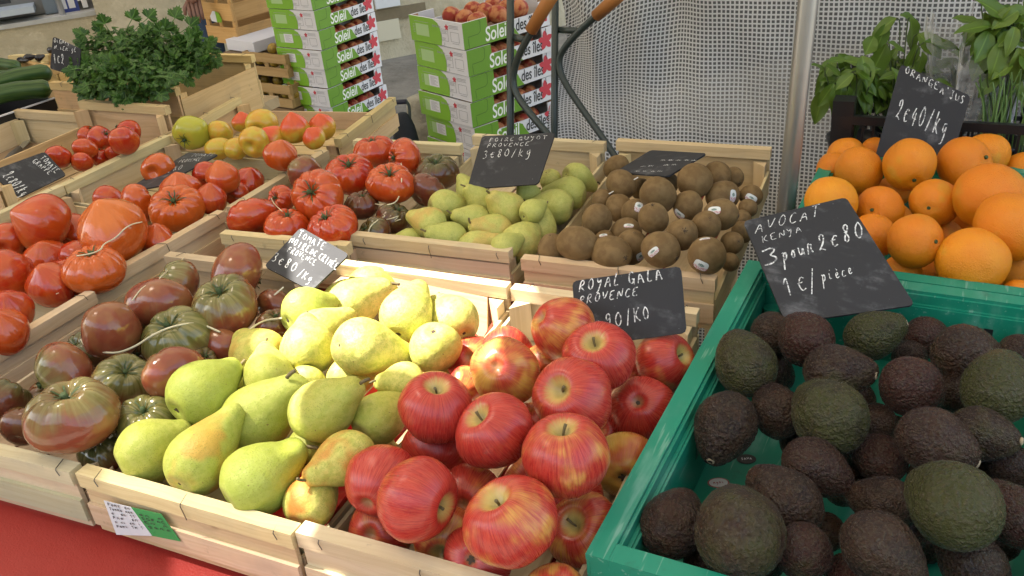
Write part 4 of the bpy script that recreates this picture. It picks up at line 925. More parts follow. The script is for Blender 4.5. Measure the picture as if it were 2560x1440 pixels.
# woven net sheet hung behind the right of the stall, gathered in folds at its left edge
NY = 1.52; CELL = .0098
n0 = at_y(1392, 200, NY)[0]; n1 = 2.3; nz0, nz1 = GZ + .05, AZ - .05
def fold(s, z):
    e = math.exp(-s / .16); k = math.exp(-((z - .02) / .35) ** 2)
    return (.030 * e * math.sin(s * 45 + z * 5) + .02 * math.exp(-((s - .27) / .05) ** 2) * (1 + math.sin(z * 9)) + .006 * math.sin(s * 5 + z * 3) + .018 * e * math.sin(z * 13 + s * 16) + .0025 * math.sin(z * 23 + s * 31))
def net_p(u, v):
    s = (n1 - n0) * u; z = nz0 + (nz1 - nz0) * v
    return (n0 + s + .015 * math.exp(-s / .2) * math.sin(z * 14) + .02 * math.sin(z * 2.2) * math.exp(-s / .3), NY + fold(s, z) - .03 * math.sin(z * 2.), z)
NU, NVV = 190, 130
net = MB().grid(net_p, NU, NVV)
# cell coordinates follow the cloth: arc length along each row, stretched in the gathered edge
P_ = np.array(net.v).reshape(NVV + 1, NU + 1, 3); du = np.linalg.norm(np.diff(P_, axis=1), axis=2); U_ = np.concatenate([np.zeros((NVV + 1, 1)), np.cumsum(du, axis=1)], 1)
U_ = U_ - U_[:, -1:]; dv = np.linalg.norm(np.diff(P_, axis=0), axis=2); V_ = np.concatenate([np.zeros((1, NU + 1)), np.cumsum(dv, axis=0)], 0)
sk = np.linspace(0, 1, NU + 1)[None] * .9; V_ = V_ + .10 * np.exp(-((np.linspace(0, 1, NU + 1)[None] * (n1 - n0)) / .14) ** 2) * np.sin(P_[:, :, 2] * 9)
net.uv = [(float(a), float(c)) for a, c in zip((U_ / CELL + .06 * V_ / CELL * 0).ravel(), (V_ / CELL).ravel())]
no = net.build('net_curtain', net_mat(), smooth=True); tag(no, 'white gridded net sheet hanging in folds behind the stall', 'net')
# ---------------------------------------------------------------- wooden crates
CR_MESH = {}
def crate(name, cx, cy, yaw, Wd, L, label, zt=0., hs=.052, tint=(1, 1, 1), cat='crate', group='wooden fruit crates', zb=None, h=None, rail=True, seed=1):
    """ends stand across local Y (the short, taller sides with a thick rail); sides run along local Y"""
    random.seed(seed); zb = TZ + .001 if zb is None else zb; H = zt - zb
    r = empty(name, (cx, cy, zb), label, cat, group, yaw); t = .0055
    def col(): return tuple(min(1., c * random.uniform(.93, 1.08)) for c in tint)
    for sg in (-1, 1):
        e = MB().box((0, sg * (L / 2 - .0075), (H - .022) / 2 + .004), (Wd - .004, t, H - .026), grain=0); e.build('end_panel', WOOD, r, color=col())
        MB().box((0, sg * (L / 2 - .0095), H - .0105), (Wd, .018, .020), grain=0).build('end_rail', WOOD, r, color=col(), bevel=.0012).rotation_euler = (random.uniform(-.02, .02), random.uniform(-.003, .003), random.uniform(-.004, .004))
        MB().box((0, sg * (L / 2 - .0025), H * .36), (Wd - .002, .0045, H * .34), grain=0).build('end_slat', WOOD, r, color=col(), bevel=.0006)
        hsd = H - (.052 - hs) if False else min(H - .004, hs + (-TZ - .092) * 0)
        MB().box((sg * (Wd / 2 - .003), 0, hsd / 2 + .003), (.005, L - .026, hsd - .006), grain=1).build('side_panel', WOOD, r, color=col(), bevel=.0006)
        for sy in (-1, 1):
            MB().prism([(0, 0), (.024, 0), (0, .024)], (sg * (Wd / 2 - .0062), sy * (L / 2 - .0192), .003), (-sg, 0, 0), (0, -sy, 0), (0, 0, 1), H - .024).build('corner_post', WOOD, r, color=col())
        for fx in (-.40, 0.02, .43):
            x = fx * Wd; o = L / 2; y = lambda d: sg * (o + d)
            MB().tube([(x - .004, y(-.016), H + .0004), (x + .001, y(-.0005), H + .0006), (x + .001, y(.0007), H - .0012), (x + .004, y(.0007), H - (.020 if abs(fx) < .1 else .009))], .00055, 5).build('staple', WIRE, r)
    b = MB(); nb = 5
    for k in range(nb): b.box(((k - (nb - 1) / 2) * Wd / nb, 0, .0025), (Wd / nb - .006, L - .03, .004), grain=1)
    b.build('bottom', WOOD, r, color=col())
    return r
def crate_px(name, fl, fr, br, z, label, **k):
    a, b_, c_ = at(*fl, z), at(*fr, z), at(*br, z); u = b_ - a; Wd = float(np.linalg.norm(u[:2])); yaw = math.atan2(u[1], u[0]); v = np.array([-math.sin(yaw), math.cos(yaw), 0]); L = float((c_ - b_) @ v)
    cc = (a + b_) / 2 + v * L / 2; return crate(name, cc[0], cc[1], yaw, Wd, L, label, zt=z, **k)
D2 = math.radians
crate('wooden_crate', -.160, .236, D2(3.), .288, .505, 'wooden crate of ribbed black tomatoes at the front corner', tint=(.93, .95, .97), seed=11)
cr_pear = crate('wooden_crate', .151, .267, D2(1.1), .299, .545, 'wooden crate of big yellow pears with a white and green label', tint=(1.0, .96, .86), seed=12)
crate('wooden_crate', .442, .276, D2(1.0), .274, .545, 'whitish wooden crate of red apples beside the green crate', tint=(1.12, 1.14, 1.14), seed=13)
crate('wooden_crate', -.168, .808, D2(4.5), .254, .49, 'wooden crate of red ribbed tomatoes and dark ones', tint=(1, .97, .9), seed=14)
crate('wooden_crate', .0925, .873, D2(2.9), .292, .52, 'wooden crate of small green pears between tomatoes and kiwis', tint=(1.04, 1., .9), seed=15)
crate('wooden_crate', .412, .890, D2(2.6), .300, .53, 'wooden crate of kiwis beside the aluminium pole', tint=(1.02, .93, .8), seed=16)
crate('wooden_crate', -.572, .185, D2(90), .295, .47, 'wooden crate of tomatoes cut by the edge of the photo, front corner', tint=(.95, .95, .92), seed=17)
crate('wooden_crate', -.578, .500, D2(88), .302, .465, 'wooden crate of oxheart tomatoes with raffia strands', tint=(.98, .94, .86), seed=18)
crate('wooden_crate', -.577, .821, D2(90.5), .308, .465, 'wooden crate of pointed tomatoes under a tilted slate', tint=(.96, .93, .87), seed=19)
crate('wooden_crate', -.600, 1.150, D2(98), .300, .46, 'wooden crate of yellow tomatoes with a bare outer end', tint=(.92, .80, .64), seed=20)
crate('wooden_crate', -.966, .778, D2(1), .285, .49, 'wooden crate of vine tomatoes with a pinkish end board', zt=.054, hs=.085, tint=(.98, .84, .74), seed=21)
cr_empty = crate('wooden_crate', -1.262, .800, D2(2), .272, .50, 'empty wooden crate with a knife lying in it', zt=0., hs=.075, tint=(1.02, .98, .84), seed=22)
cr_par = crate_px('wooden_crate', (120, 207), (436, 222), (636, 135), .06, 'orange brown wooden crate under the parsley', hs=.12, tint=(.98, .82, .60), seed=23)
crate_px('wooden_crate', (45, 152), (130, 170), (140, 131), .03, 'small wooden crate of dark aubergines beside the stone wall', hs=.1, tint=(.85, .66, .44), zb=TZ + .001, seed=24)
crate_px('wooden_crate', (-60, 168), (42, 166), (40, 135), .03, 'pale wooden crate behind the cucumbers', hs=.1, tint=(1.02, .98, .78), seed=25)
b = MB().box((0, 0, .0088), (.25, .46, .003)); cb = b.build('cardboard_sheet', plain('brown_card', (.30, .20, .115), .8, noise=.15)); cb.location = (-1.262, .80, TZ + .001); cb.rotation_euler = (0, 0, D2(2)); tag(cb, 'flat brown cardboard sheet on the bottom of the empty crate', 'cardboard')
# knife lying in the empty crate
kz = TZ + .013; ka, kb, kc = at(14, 408, kz + .03), at(48, 372, kz + .02), at(80, 340, kz)
kn = empty('knife', ka, 'worn kitchen knife lying in the empty crate', 'knife')
h_ = MB().tube([ka, (ka + kb) / 2, kb], [.009, .011, .008], 8).build('handle', plain('dark_handle', (.07, .06, .055), .5, noise=.3), smooth=True)
d_ = nrm(kc - kb); s_ = nrm(np.cross(d_, (0, 0, 1))); b = MB().prism([(0, -.009), (.0, .010), (.09, .009), (np.linalg.norm(kc - kb), 0), (.09, -.009)], kb, d_, s_, nrm(np.cross(d_, s_)), .0015).build('blade', plain('steel', (.45, .45, .45), .3, metal=.9))
give(kn, h_, b)
# red moulded tray inside the pear crate, a loose board at its back
tr = MB(); LW, LL = .112, .235
tr.grid(lambda u, v: (.045 + u * .088, (v - .5) * 2 * LL, .012 + .03 * (abs(2 * u - 1) ** 6) + .006 * math.sin(u * 18) * math.sin(v * 30)), 30, 50)
to = tr.build('red_tray', plain('red_plastic', (.62, .025, .03), .35), smooth=True); to.location = (.151, .267, TZ + .001); to.rotation_euler = (0, 0, D2(1.1)); tag(to, 'red plastic moulded tray edge under the big yellow pears, by the apple crate', 'tray')
bo = MB().box((0, 0, 0), (.215, .004, .075), grain=0).build('loose_board', WOOD, color=(1.1, 1.05, .95), bevel=.0008); bo.location = (.155, .515, -.045); bo.rotation_euler = (D2(-14), 0, D2(2.2)); tag(bo, 'pale loose board leaning inside the back of the pear crate', 'board')
# ---------------------------------------------------------------- green plastic crates
def plastic_crate(name, cx, cy, yaw, Wd, L, zt, zb, label, mat, group, seed=0):
    r = empty(name, (cx, cy, zb), label, 'crate', group, yaw); H = zt - zb
    def ring(b, w0, l0, w1, l1, z0, z1):
        """four bars between the outer size (w0,l0) and inner size (w1,l1)"""
        zc, hz = (z0 + z1) / 2, z1 - z0
        for sg in (-1, 1):
            b.box((sg * (w0 + w1) / 4, 0, zc), ((w0 - w1) / 2, l0, hz)); b.box((0, sg * (l0 + l1) / 4, zc), (w1 - .0004, (l0 - l1) / 2 - .0002, hz))
        return b
    ring(MB(), Wd, L, Wd - .044, L - .044, H - .007, H).build('rim', mat, r, bevel=.0025)
    b = ring(MB(), Wd - .0445, L - .0445, Wd - .052, L - .052, H - .020, H - .004); ring(b, Wd - .0525, L - .0525, Wd - .060, L - .060, H - .034, H - .016); b.build('rim_step', mat, r, bevel=.0015)
    b = ring(MB(), Wd - .0605, L - .0605, Wd - .066, L - .066, .004, H - .018); b.build('wall', mat, r)
    ring(MB(), Wd - .001, L - .001, Wd - .007, L - .007, H - .032, H - .0075).build('outer_flange', mat, r, bevel=.001)
    b = MB()
    for sg in (-1, 1):
        for k in range(-5, 6):
            b.box((k * Wd / 11.5, sg * (L / 2 - .018), H * .45), (.004, .024, H * .8)); b.box((sg * (Wd / 2 - .018), k * L / 11.5, H * .45), (.024, .004, H * .8))
    b.build('rib', mat, r)
    for sx in (-1, 1):
        for sy in (-1, 1): MB().tube([(sx * (Wd / 2 - .045), sy * (L / 2 - .045), .004), (sx * (Wd / 2 - .045), sy * (L / 2 - .045), H - .045)], .011, 12).build('corner_column', mat, r)
    MB().box((0, 0, .002), (Wd - .062, L - .062, .004)).build('floor', mat, r)
    for sg in (-1, 1):
        for k in (-.3, -.02, .27): MB().box((sg * 0 + k * Wd, sg * (L / 2 - .0331), H * .60), (.011, .001, .020)).build('slot', BLACKP, r)
        for k in (-.32, -.1, .1, .32): MB().box((sg * (Wd / 2 - .0331), k * L, H * .50), (.001, .009, .022)).build('slot', BLACKP, r)
    return r
GP = 'green plastic crates'
crg = plastic_crate('plastic_crate', .808, .358, D2(-1.4), .405, .605, .020, TZ + .002, 'green plastic crate of avocados with worn rim', GPL, GP)
plastic_crate('plastic_crate', .850, .892, D2(-1.4), .405, .445, .016, TZ + .002, 'green plastic crate of oranges behind the avocados', GPL, GP)
# fruit stickers left on the floor and the red slot
zf = TZ + .0066
def ground_sticker(x, y, rx, ry, ang, col, ring, label, txt):
    p = at(x, y, zf); o = MB(); n = 20; e = lambda s, z: [(math.cos(2 * math.pi * k / n) * rx * s, math.sin(2 * math.pi * k / n) * ry * s) for k in range(n)]
    st = MB().prism(e(1, 0), (0, 0, 0), (1, 0, 0), (0, 1, 0), (0, 0, 1), .0003).build('fruit_sticker', ring); st.location = p.tolist(); st.rotation_euler = (0, 0, ang); tag(st, label, 'sticker', 'fruit stickers in the green crate')
    MB().prism(e(.86, 0), (0, 0, .0003), (1, 0, 0), (0, 1, 0), (0, 0, 1), .0002).build('face', col, st); return st
STICK_W = plain('sticker_white', (.72, .70, .66), .5); STICK_R = plain('sticker_red', (.4, .08, .07), .5)
# ---------------------------------------------------------------- black crate with basil behind the oranges
bz = .062; bx0 = at(2078, 290, bz); BW, BL = .56, .30; bcx, bcy = bx0[0] + BW / 2, bx0[1] + BL / 2 + .004
bc = empty('black_crate', (bcx, bcy, TZ + .002), 'black slatted plastic crate of potted basil behind the oranges', 'crate'); H = bz - TZ - .002
b = MB()
for sg in (-1, 1):
    b.box((0, sg * (BL / 2 - .006), H - .008), (BW, .012, .016)); b.box((sg * (BW / 2 - .006), 0, H - .008), (.012, BL - .0245, .016)); b.box((0, sg * (BL / 2 - .006), .01), (BW - .03, .010, .02)); b.box((0, sg * (BL / 2 - .006), H * .45), (BW - .03, .007, .008))
b.build('rim', BLACKP, bc, bevel=.002); b = MB()
for k in range(30):
    x = -BW / 2 + .02 + k * (BW - .04) / 29
    for sg in (-1, 1): b.box((x, sg * (BL / 2 - .0065), H / 2), (.0045, .006, H - .036))
b.build('slat', BLACKP, bc); b = MB().box((0, 0, .003), (BW - .02, BL - .02, .005)); b.build('floor', BLACKP, bc)
for sx in (-1, 1):
    for sy in (-1, 1): MB().box((sx * (BW / 2 - .019), sy * (BL / 2 - .019), H / 2 + .014), (.037, .037, H + .026)).build('corner_post', BLACKP, bc, bevel=.006)
# ---------------------------------------------------------------- chalk slates
GLY = {  # strokes on a unit cell, x 0..1, y 0 (baseline)..1 (cap height)
 'A': "0,0 .45,1 .95,-.02;.15,.35 .8,.38", 'B': "0,0 0,1 .6,.95 .65,.6 0,.52 .75,.45 .75,.05 0,0", 'C': ".9,.85 .5,1 .1,.65 .1,.25 .45,0 .95,.12", 'D': "0,0 .05,1 .6,.9 .9,.5 .6,.08 0,0",
 'E': ".85,1 .1,.95 0,.5 .6,.55 0,.5 .05,0 .9,.05", 'F': "0,0 .05,1 .8,1;.05,.5 .6,.55", 'G': ".9,.85 .5,1 .05,.6 .15,.1 .6,0 .9,.3 .55,.4;.9,.4 .88,-.1", 'I': ".4,0 .5,1", 'J': ".2,1 .9,1 .55,1 .6,.1 .3,-.15 .05,.1", 'K': "0,0 .05,1;.85,.98 .08,.45 .95,0",
 'L': ".3,1 .1,.3 .15,0 .8,.05", 'M': "0,0 .15,1 .5,.35 .85,1 1,0", 'N': "0,0 .1,1 .85,0 .95,1", 'O': ".5,1 .1,.7 .1,.25 .5,0 .9,.3 .85,.75 .5,1", 'P': "0,0 .1,1 .7,.95 .75,.6 .08,.48", 'R': "0,0 .12,1 .75,.95 .7,.6 .1,.5 .9,0", 'S': ".85,.9 .4,1 .15,.7 .7,.4 .6,.05 .05,.05",
 'T': "0,.95 1,1;.5,.97 .45,0", 'U': "0,1 .05,.2 .4,0 .8,.2 .9,1 .9,.0", 'V': "0,1 .4,0 .95,1", 'Y': "0,1 .3,.5 .85,1 .4,-.3 .1,-.3", 'Z': ".05,1 .9,1 .05,0 .95,.05",
 '0': ".5,1 .1,.7 .1,.25 .5,0 .9,.3 .85,.75 .5,1", '1': ".1,.6 .5,1 .6,0", '2': ".25,.65 .15,.9 .5,1.05 .75,.75 .55,.35 .1,.02 .35,.15 .9,-.02", '3': ".05,.9 .6,1.02 .8,.8 .4,.55 .85,.35 .65,.02 .1,.0", '4': ".5,1 .05,.4 .95,.4;.7,.75 .65,0", '7': ".05,1 .9,1 .4,0",
 '8': ".55,.55 .15,.8 .5,1.02 .85,.8 .15,.25 .5,0 .85,.25 .3,.6", '9': ".85,.7 .4,.5 .15,.75 .5,1 .85,.75 .6,0", '/': ".2,-.1 .7,1.1", '€': ".85,.6 .5,.72 .15,.4 .4,.02 .85,.12;.05,.42 .65,.44", "'": ".4,1.1 .5,.9",
 'p': ".0,.62 .25,.7 .15,-.5;.2,.5 .6,.7 .8,.4 .5,.1 .2,.2", 'o': ".5,.65 .15,.4 .4,.05 .8,.3 .5,.65 .95,.6", 'u': ".0,.62 .1,.12 .5,.1 .8,.62 .85,.05 1,.1", 'r': ".05,.0 .2,.75 .5,.55 .85,.6 .6,.3 .95,.05", 'i': ".2,.6 .3,.1 .7,.15;.4,.85 .42,.88", 'è': ".1,.3 .8,.4 .5,.68 .15,.4 .4,.02 .95,.2;.35,1.0 .6,.8",
 'c': ".8,.55 .4,.65 .1,.3 .4,.02 .95,.15", 'e': ".1,.3 .8,.4 .5,.68 .15,.4 .4,.02 .95,.2", 'g': ".8,.6 .3,.6 .2,.2 .6,.15 .8,.6 .7,-.4 .2,-.45", 'k': ".1,0 .2,1;.7,.7 .2,.3 .9,0", 't': ".4,.9 .4,.05 .7,0;.1,.6 .8,.65", 'a': ".8,.6 .3,.6 .1,.2 .5,.02 .8,.55 .85,0", 'É': ".85,1 .1,.95 0,.5 .6,.55 0,.5 .05,0 .9,.05;.35,1.15 .65,1.35",
 '~': "0,.3 .2,.7 .35,.2 .55,.75 .7,.25 1,.55", '.': ".4,.05 .5,.08", '-': ".1,.5 .9,.55", 'n': ".05,0 .1,.6 .5,.65 .75,.4 .8,0", 'm': ".0,0 .05,.6 .3,.6 .4,.1 .45,.6 .8,.6 .95,0"}
def chaikin(p, n=2):
    p = [np.array(q, float) for q in p]
    for _ in range(n):
        if len(p) < 3: return p
        o = [p[0]]
        for i in range(len(p) - 1): o += [p[i] * .75 + p[i + 1] * .25, p[i] * .25 + p[i + 1] * .75]
        p = o + [p[-1]]
    return p
def rib(b, pts, w, n, rnd, lift=.0004):
    """one chalk stroke: a thin ribbon of varying width lying on the slate"""
    m = len(pts); vs = []
    for i in range(m):
        d = nrm(pts[min(i + 1, m - 1)] - pts[max(0, i - 1)]); s = np.cross(n, d); ww = w * (.75 + .5 * rnd.random())
        vs += [pts[i] + s * ww + n * lift, pts[i] - s * ww + n * lift]
    b.add(vs, [(2 * i, 2 * i + 1, 2 * i + 3, 2 * i + 2) for i in range(m - 1)])
def write(b, text, P0, P1, up, n, w, rnd, jit=.05, gap=.34):
    """letters along P0->P1 with height vector up, on a surface of normal n"""
    L = len(text); adv = (P1 - P0) / (L - gap + 1e-6); cell = adv * (1 - gap)
    for i, ch in enumerate(text):
        if ch not in GLY: continue
        o = P0 + adv * i + up * rnd.uniform(-jit, jit); k = rnd.uniform(.9, 1.1); lean = rnd.uniform(-.06, .06)
        for st in GLY[ch].split(';'):
            pts = [tuple(map(float, q.split(','))) for q in st.split()]
            pts = [o + cell * (x + lean * y) + up * (y * k) for x, y in pts]
            rib(b, chaikin(pts), w, n, rnd)
def slate(quad, cz, nvec, label, lines, wpx=1.5, corner=.006, holder=None, bend=0):
    n = nrm(nvec); ctr = at(sum(p[0] for p in quad) / 4, sum(p[1] for p in quad) / 4, cz); P = [at_plane(x, y, ctr, n) for x, y in quad]
    o = empty('price_slate', ctr, label, 'price slate', 'chalk price slates')
    ex = nrm(P[1] - P[0]); ey = np.cross(n, ex); loc = [((p - ctr) @ ex, (p - ctr) @ ey) for p in P]; poly = []
    for i in range(4):
        a, p, c = (np.array(loc[(i + k) % 4]) for k in (-1, 0, 1))
        poly += [p + nrm(a - p) * corner, p + (nrm(a - p) + nrm(c - p)) * corner * .3, p + nrm(c - p) * corner]
    poly = poly[::-1]
    if np.sum([poly[i][0] * poly[i - 1][1] - poly[i - 1][0] * poly[i][1] for i in range(len(poly))]) > 0: poly = poly[::-1]
    s = MB().prism(poly, ctr, ex, ey, -n, .003); bd = s.build('board', SLATE)
    b = MB(); rnd = random.Random(label); sc = depth(ctr) / FPX
    for (txt, x0, y0, x1, y1, tx, ty, *ww) in lines:
        A, B, T = (at_plane(x, y, ctr, n) for x, y in ((x0, y0), (x1, y1), (tx, ty)))
        write(b, txt, A, B, T - A, n, (ww[0] if ww else wpx) * sc * .78, rnd)
    ch = b.build('chalk_writing', CHALK); give(o, bd, ch)
    if holder:
        pts = [surf(x, y, cz - .03, .004) if k == 0 else at_plane(x, y, ctr, n) - n * .004 for k, (x, y) in enumerate(holder)]
        give(o, MB().tube(pts, .0011, 6).build('wire_holder', STRAW))
    return o
slate([(1858, 553), (2115, 493), (2287, 762), (1965, 808)], .06, (.15, -.34, .93), 'large black slate reading AVOCAT KENYA, 3 pour 2€80, leaning between avocados and oranges',
      [('AVOCAT', 1888, 583, 2046, 541, 1893, 555), ('KENYA', 1908, 608, 2004, 578, 1905, 592, 1.2), ('3', 1908, 666, 1952, 655, 1904, 626, 2.8), ('pour', 1958, 658, 2034, 633, 1952, 620, 2.1), ('2€80', 2046, 630, 2160, 596, 2042, 586, 2.3), ('1€', 1962, 742, 2020, 724, 1950, 690, 1.9), ('/', 2024, 732, 2046, 722, 2016, 684, 1.7), ('pièce', 2056, 708, 2132, 686, 2052, 680, 1.4)])
slate([(2252, 160), (2427, 240), (2380, 396), (2188, 392)], .085, (.12, -.86, .48), 'tilted grey black slate reading ORANGE A JUS, 2€40/kg, in front of the basil',
      [('ORANGE', 2262, 182, 2344, 226, 2267, 164, 1.3), ("A'JUS", 2349, 233, 2408, 260, 2354, 214, 1.3), ('2€40/kg', 2236, 296, 2362, 342, 2250, 248, 1.6)])
slate([(1430, 703), (1702, 665), (1716, 832), (1445, 868)], .06, (.04, -.79, .62), 'clean black slate reading ROYAL GALA PROVENCE, standing in the apple crate',
      [('ROYAL', 1448, 730, 1548, 713, 1451, 700, 2.0), ('GALA', 1573, 711, 1656, 698, 1570, 681, 2.0), ('PROVENCE', 1449, 761, 1594, 738, 1452, 739, 1.6), ('2€90', 1462, 832, 1556, 816, 1460, 796, 1.8), ('/K0', 1566, 812, 1624, 797, 1562, 780, 1.6)])
slate([(752, 568), (873, 636), (778, 727), (660, 665)], .05, (.11, -.39, .91), 'small blue black slate reading TOMATE NOIRE DE CRIMÉE, turned cornerwise on a wire',
      [('TOMATE', 744, 592, 808, 626, 752, 576, 1.0), ('NOIRE', 722, 608, 770, 633, 731, 592, 1.3), ('DE', 775, 634, 789, 641, 782, 622, 1.3), ('CRIMÉE', 795, 648, 840, 675, 804, 632, 1.2), ('PROVENCE', 718, 629, 786, 664, 726, 616, 1.1), ('3€80', 677, 652, 735, 681, 690, 630, 1.5), ('/Kg', 742, 690, 776, 706, 754, 672, 1.3)], holder=[(646, 772), (706, 714)])
slate([(1205, 340), (1388, 332), (1345, 460), (1168, 472)], .06, (-.12, -.55, .83), 'black slate reading POIRE GUYOT PROVENCE, leaning over the small green pears',
      [('POIRE', 1224, 355, 1284, 352, 1226, 346, .8), ('GUYOT', 1296, 351, 1366, 348, 1298, 342, .8), ('PROVENCE', 1218, 369, 1322, 364, 1221, 360, .8), ('3€80/kg', 1206, 396, 1326, 389, 1211, 377, 1.1)])
slate([(1627, 375), (1767, 383), (1670, 440), (1537, 430)], .045, (-.21, -.02, .98), 'faintly written black slate lying flat above the kiwis on a wire holder',
      [('~~~~~', 1650, 404, 1740, 404, 1655, 397, .8), ('~~.~~', 1600, 420, 1690, 416, 1606, 412, .8), ('~~~~', 1585, 432, 1655, 432, 1590, 425, .7)], holder=[(1522, 485), (1594, 438)])
slate([(470, 381), (545, 386), (402, 464), (302, 482)], .0, (-.22, -.10, .97), 'strongly tilted slate with faint writing over the pointed oxheart tomatoes',
      [('TOMATE', 476, 392, 532, 390, 484, 385, .8), ('PROVENCE', 446, 408, 500, 402, 452, 400, .9), ('2€80', 404, 437, 452, 424, 412, 424, .9)])
slate([(112, 379), (166, 437), (50, 494), (-30, 430)], .02, (.48, -.13, .87), 'glossy slate reading TOMATE GRAPPE in the vine tomato crate',
      [('TOMATE', 100, 396, 138, 434, 112, 388, 1.0), ('GRAPPE', 80, 405, 122, 437, 90, 397, 1.0), ('2€80/kg', 4, 440, 52, 492, 30, 428, 1.4)])
slate([(132, 91), (202, 123), (197, 192), (125, 172)], .15, (.2, -.96, .17), 'small grey slate priced 1€2 standing behind the parsley and cucumbers',
      [('OiGNon', 135, 106, 172, 114, 136, 95, .9), ('N.iEr.gE', 136, 122, 190, 130, 137, 112, .9), ('1€2', 134, 158, 160, 161, 133, 132, 1.2)])
# ---------------------------------------------------------------- kiwi stickers: curved patches lying on the skin
STM = NT('kiwi_sticker', .4, .4); ux, uy, uz = STM.xyz(STM.uv()); rr = STM.math('ADD', STM.math('POWER', STM.math('MULTIPLY', ux, 1.5), 2.), STM.math('POWER', STM.math('SUBTRACT', STM.math('MULTIPLY', uy, 2.2), .45), 2.))
lt = STM.noise(STM.uv(), 6., 2); cc = STM.mix(STM.step(rr, .50, .40), (.74, .76, .74), (.10, .20, .17)); cc = STM.mix(STM.math('MULTIPLY', STM.step(rr, .50, .40), STM.step(lt, .50, .56)), cc, (.6, .64, .6))
cc = STM.mix(STM.math('MULTIPLY', STM.step(uy, -.15, -.2), STM.step(lt, .5, .55)), cc, (.55, .12, .16)); STM.set(Base_Color=cc)
bpy.context.view_layer.update()
KI = [(OBJ[i][0], FR[i], OBJ[i][2], i) for i in range(N) if FR[i]['kind'] == 'kiwi']
def stick(x, y, wpx, hpx, ang):
    d = ray(x, y); best = None
    for o, q, rot, i in KI:
        mi = o.matrix_world.inverted(); p = mi @ Vector(CAM); v = (mi.to_3x3() @ Vector(d)); hit, loc, no_, _ = o.ray_cast(p, v.normalized())
        if hit:
            wl_ = o.matrix_world @ loc; dd = (Vector(CAM) - wl_).length
            if best is None or dd < best[0]: best = (dd, o, loc.copy(), no_.copy(), mi)
    if not best: return
    _, o, loc, no_, mi = best; n = no_.normalized(); xr = mi.to_3x3() @ Vector(RC.T @ np.array([math.cos(ang), math.sin(ang), 0])); ex = (xr - n * xr.dot(n)).normalized(); ey = n.cross(ex)
    sc = best[0] / FPX / o.matrix_world.to_scale()[0]; b = MB(); vs = []; uv = []; rings = 4; m = 22
    for k in range(rings + 1):
        for j in range(m):
            a = 2 * math.pi * j / m; s = k / rings; cx, cy = math.cos(a), math.sin(a); pw = .62
            u_, v_ = math.copysign(abs(cx) ** pw, cx) * s, math.copysign(abs(cy) ** pw, cy) * s
            p = loc + ex * (u_ * wpx * .5 * sc) + ey * (v_ * hpx * .5 * sc); h2, l2, n2, _ = o.ray_cast(p + n * .6, -n); p = l2 + n2 * .022 if h2 else p
            vs.append(p); uv.append((u_, v_))
    fs = [(k * m + j, k * m + (j + 1) % m, (k + 1) * m + (j + 1) % m, (k + 1) * m + j) for k in range(rings) for j in range(m)]
    b.add(vs, fs, uv); link('fruit_label', b.mesh('fruit_label', STM.m, True), None, o)
for a in ((1597, 517, 20, 26, .3), (1697, 536, 30, 20, .2), (1785, 526, 32, 20, .1), (1833, 490, 19, 30, .1), (1878, 496, 28, 18, .5), (1572, 564, 24, 10, .1), (1508, 588, 20, 8, 0), (1602, 642, 22, 28, -.4), (1633, 630, 32, 17, -.6), (1752, 665, 36, 30, .3), (1762, 597, 26, 9, -.2)): stick(*a)
# ---------------------------------------------------------------- raffia strands
def strand(pts, label, r=.0011, z=0., lift=.004, mat=None):
    P_ = chaikin([surf(x, y, z, lift) for x, y in pts], 2); o = MB().tube(P_, r, 5).build('raffia_strand', mat or RAFFIA, smooth=True); return tag(o, label, 'raffia', 'raffia strands')
strand([(203, 848), (213, 866), (275, 886), (330, 872), (395, 828), (465, 807), (510, 812), (550, 830)], 'long raffia strand curling over the black tomatoes', .0016)
strand([(612, 832), (655, 802), (690, 797), (704, 796)], 'short bent raffia strand touching the green pear', .0014)
strand([(330, 752), (358, 715), (395, 705), (402, 690), (460, 645)], 'raffia strand from the green striped tomato to the wall', .0009)
strand([(355, 555), (330, 560), (310, 572), (290, 595), (258, 610), (253, 625), (225, 635), (190, 640), (168, 645)], 'raffia strand lying across the big orange pleated tomato', .0012)
strand([(1003, 408), (1004, 440), (1003, 470), (998, 492), (988, 508), (960, 514), (938, 510)], 'straight raffia strand over the orange red ribbed tomato', .0012)
strand([(920, 598), (921, 580), (926, 565), (945, 550), (950, 546)], 'raffia strand dropping onto the front rail by the dark tomatoes', .0012)
strand([(950, 546), (965, 540), (955, 535), (946, 542), (962, 550), (985, 545), (1000, 538), (980, 556), (1002, 548)], 'tangled raffia curl between dark tomatoes and green pears', .0009)
strand([(860, 498), (872, 510), (884, 535)], 'thin raffia strand between the red ribbed tomatoes', .0009)
strand([(678, 495), (685, 510), (705, 528)], 'raffia strand below the small red ribbed tomato', .0009)
strand([(140, 735), (155, 728), (180, 726), (158, 740), (150, 730), (165, 748)], 'raffia knot on the low red tomato in the front oxheart crate', .0008)
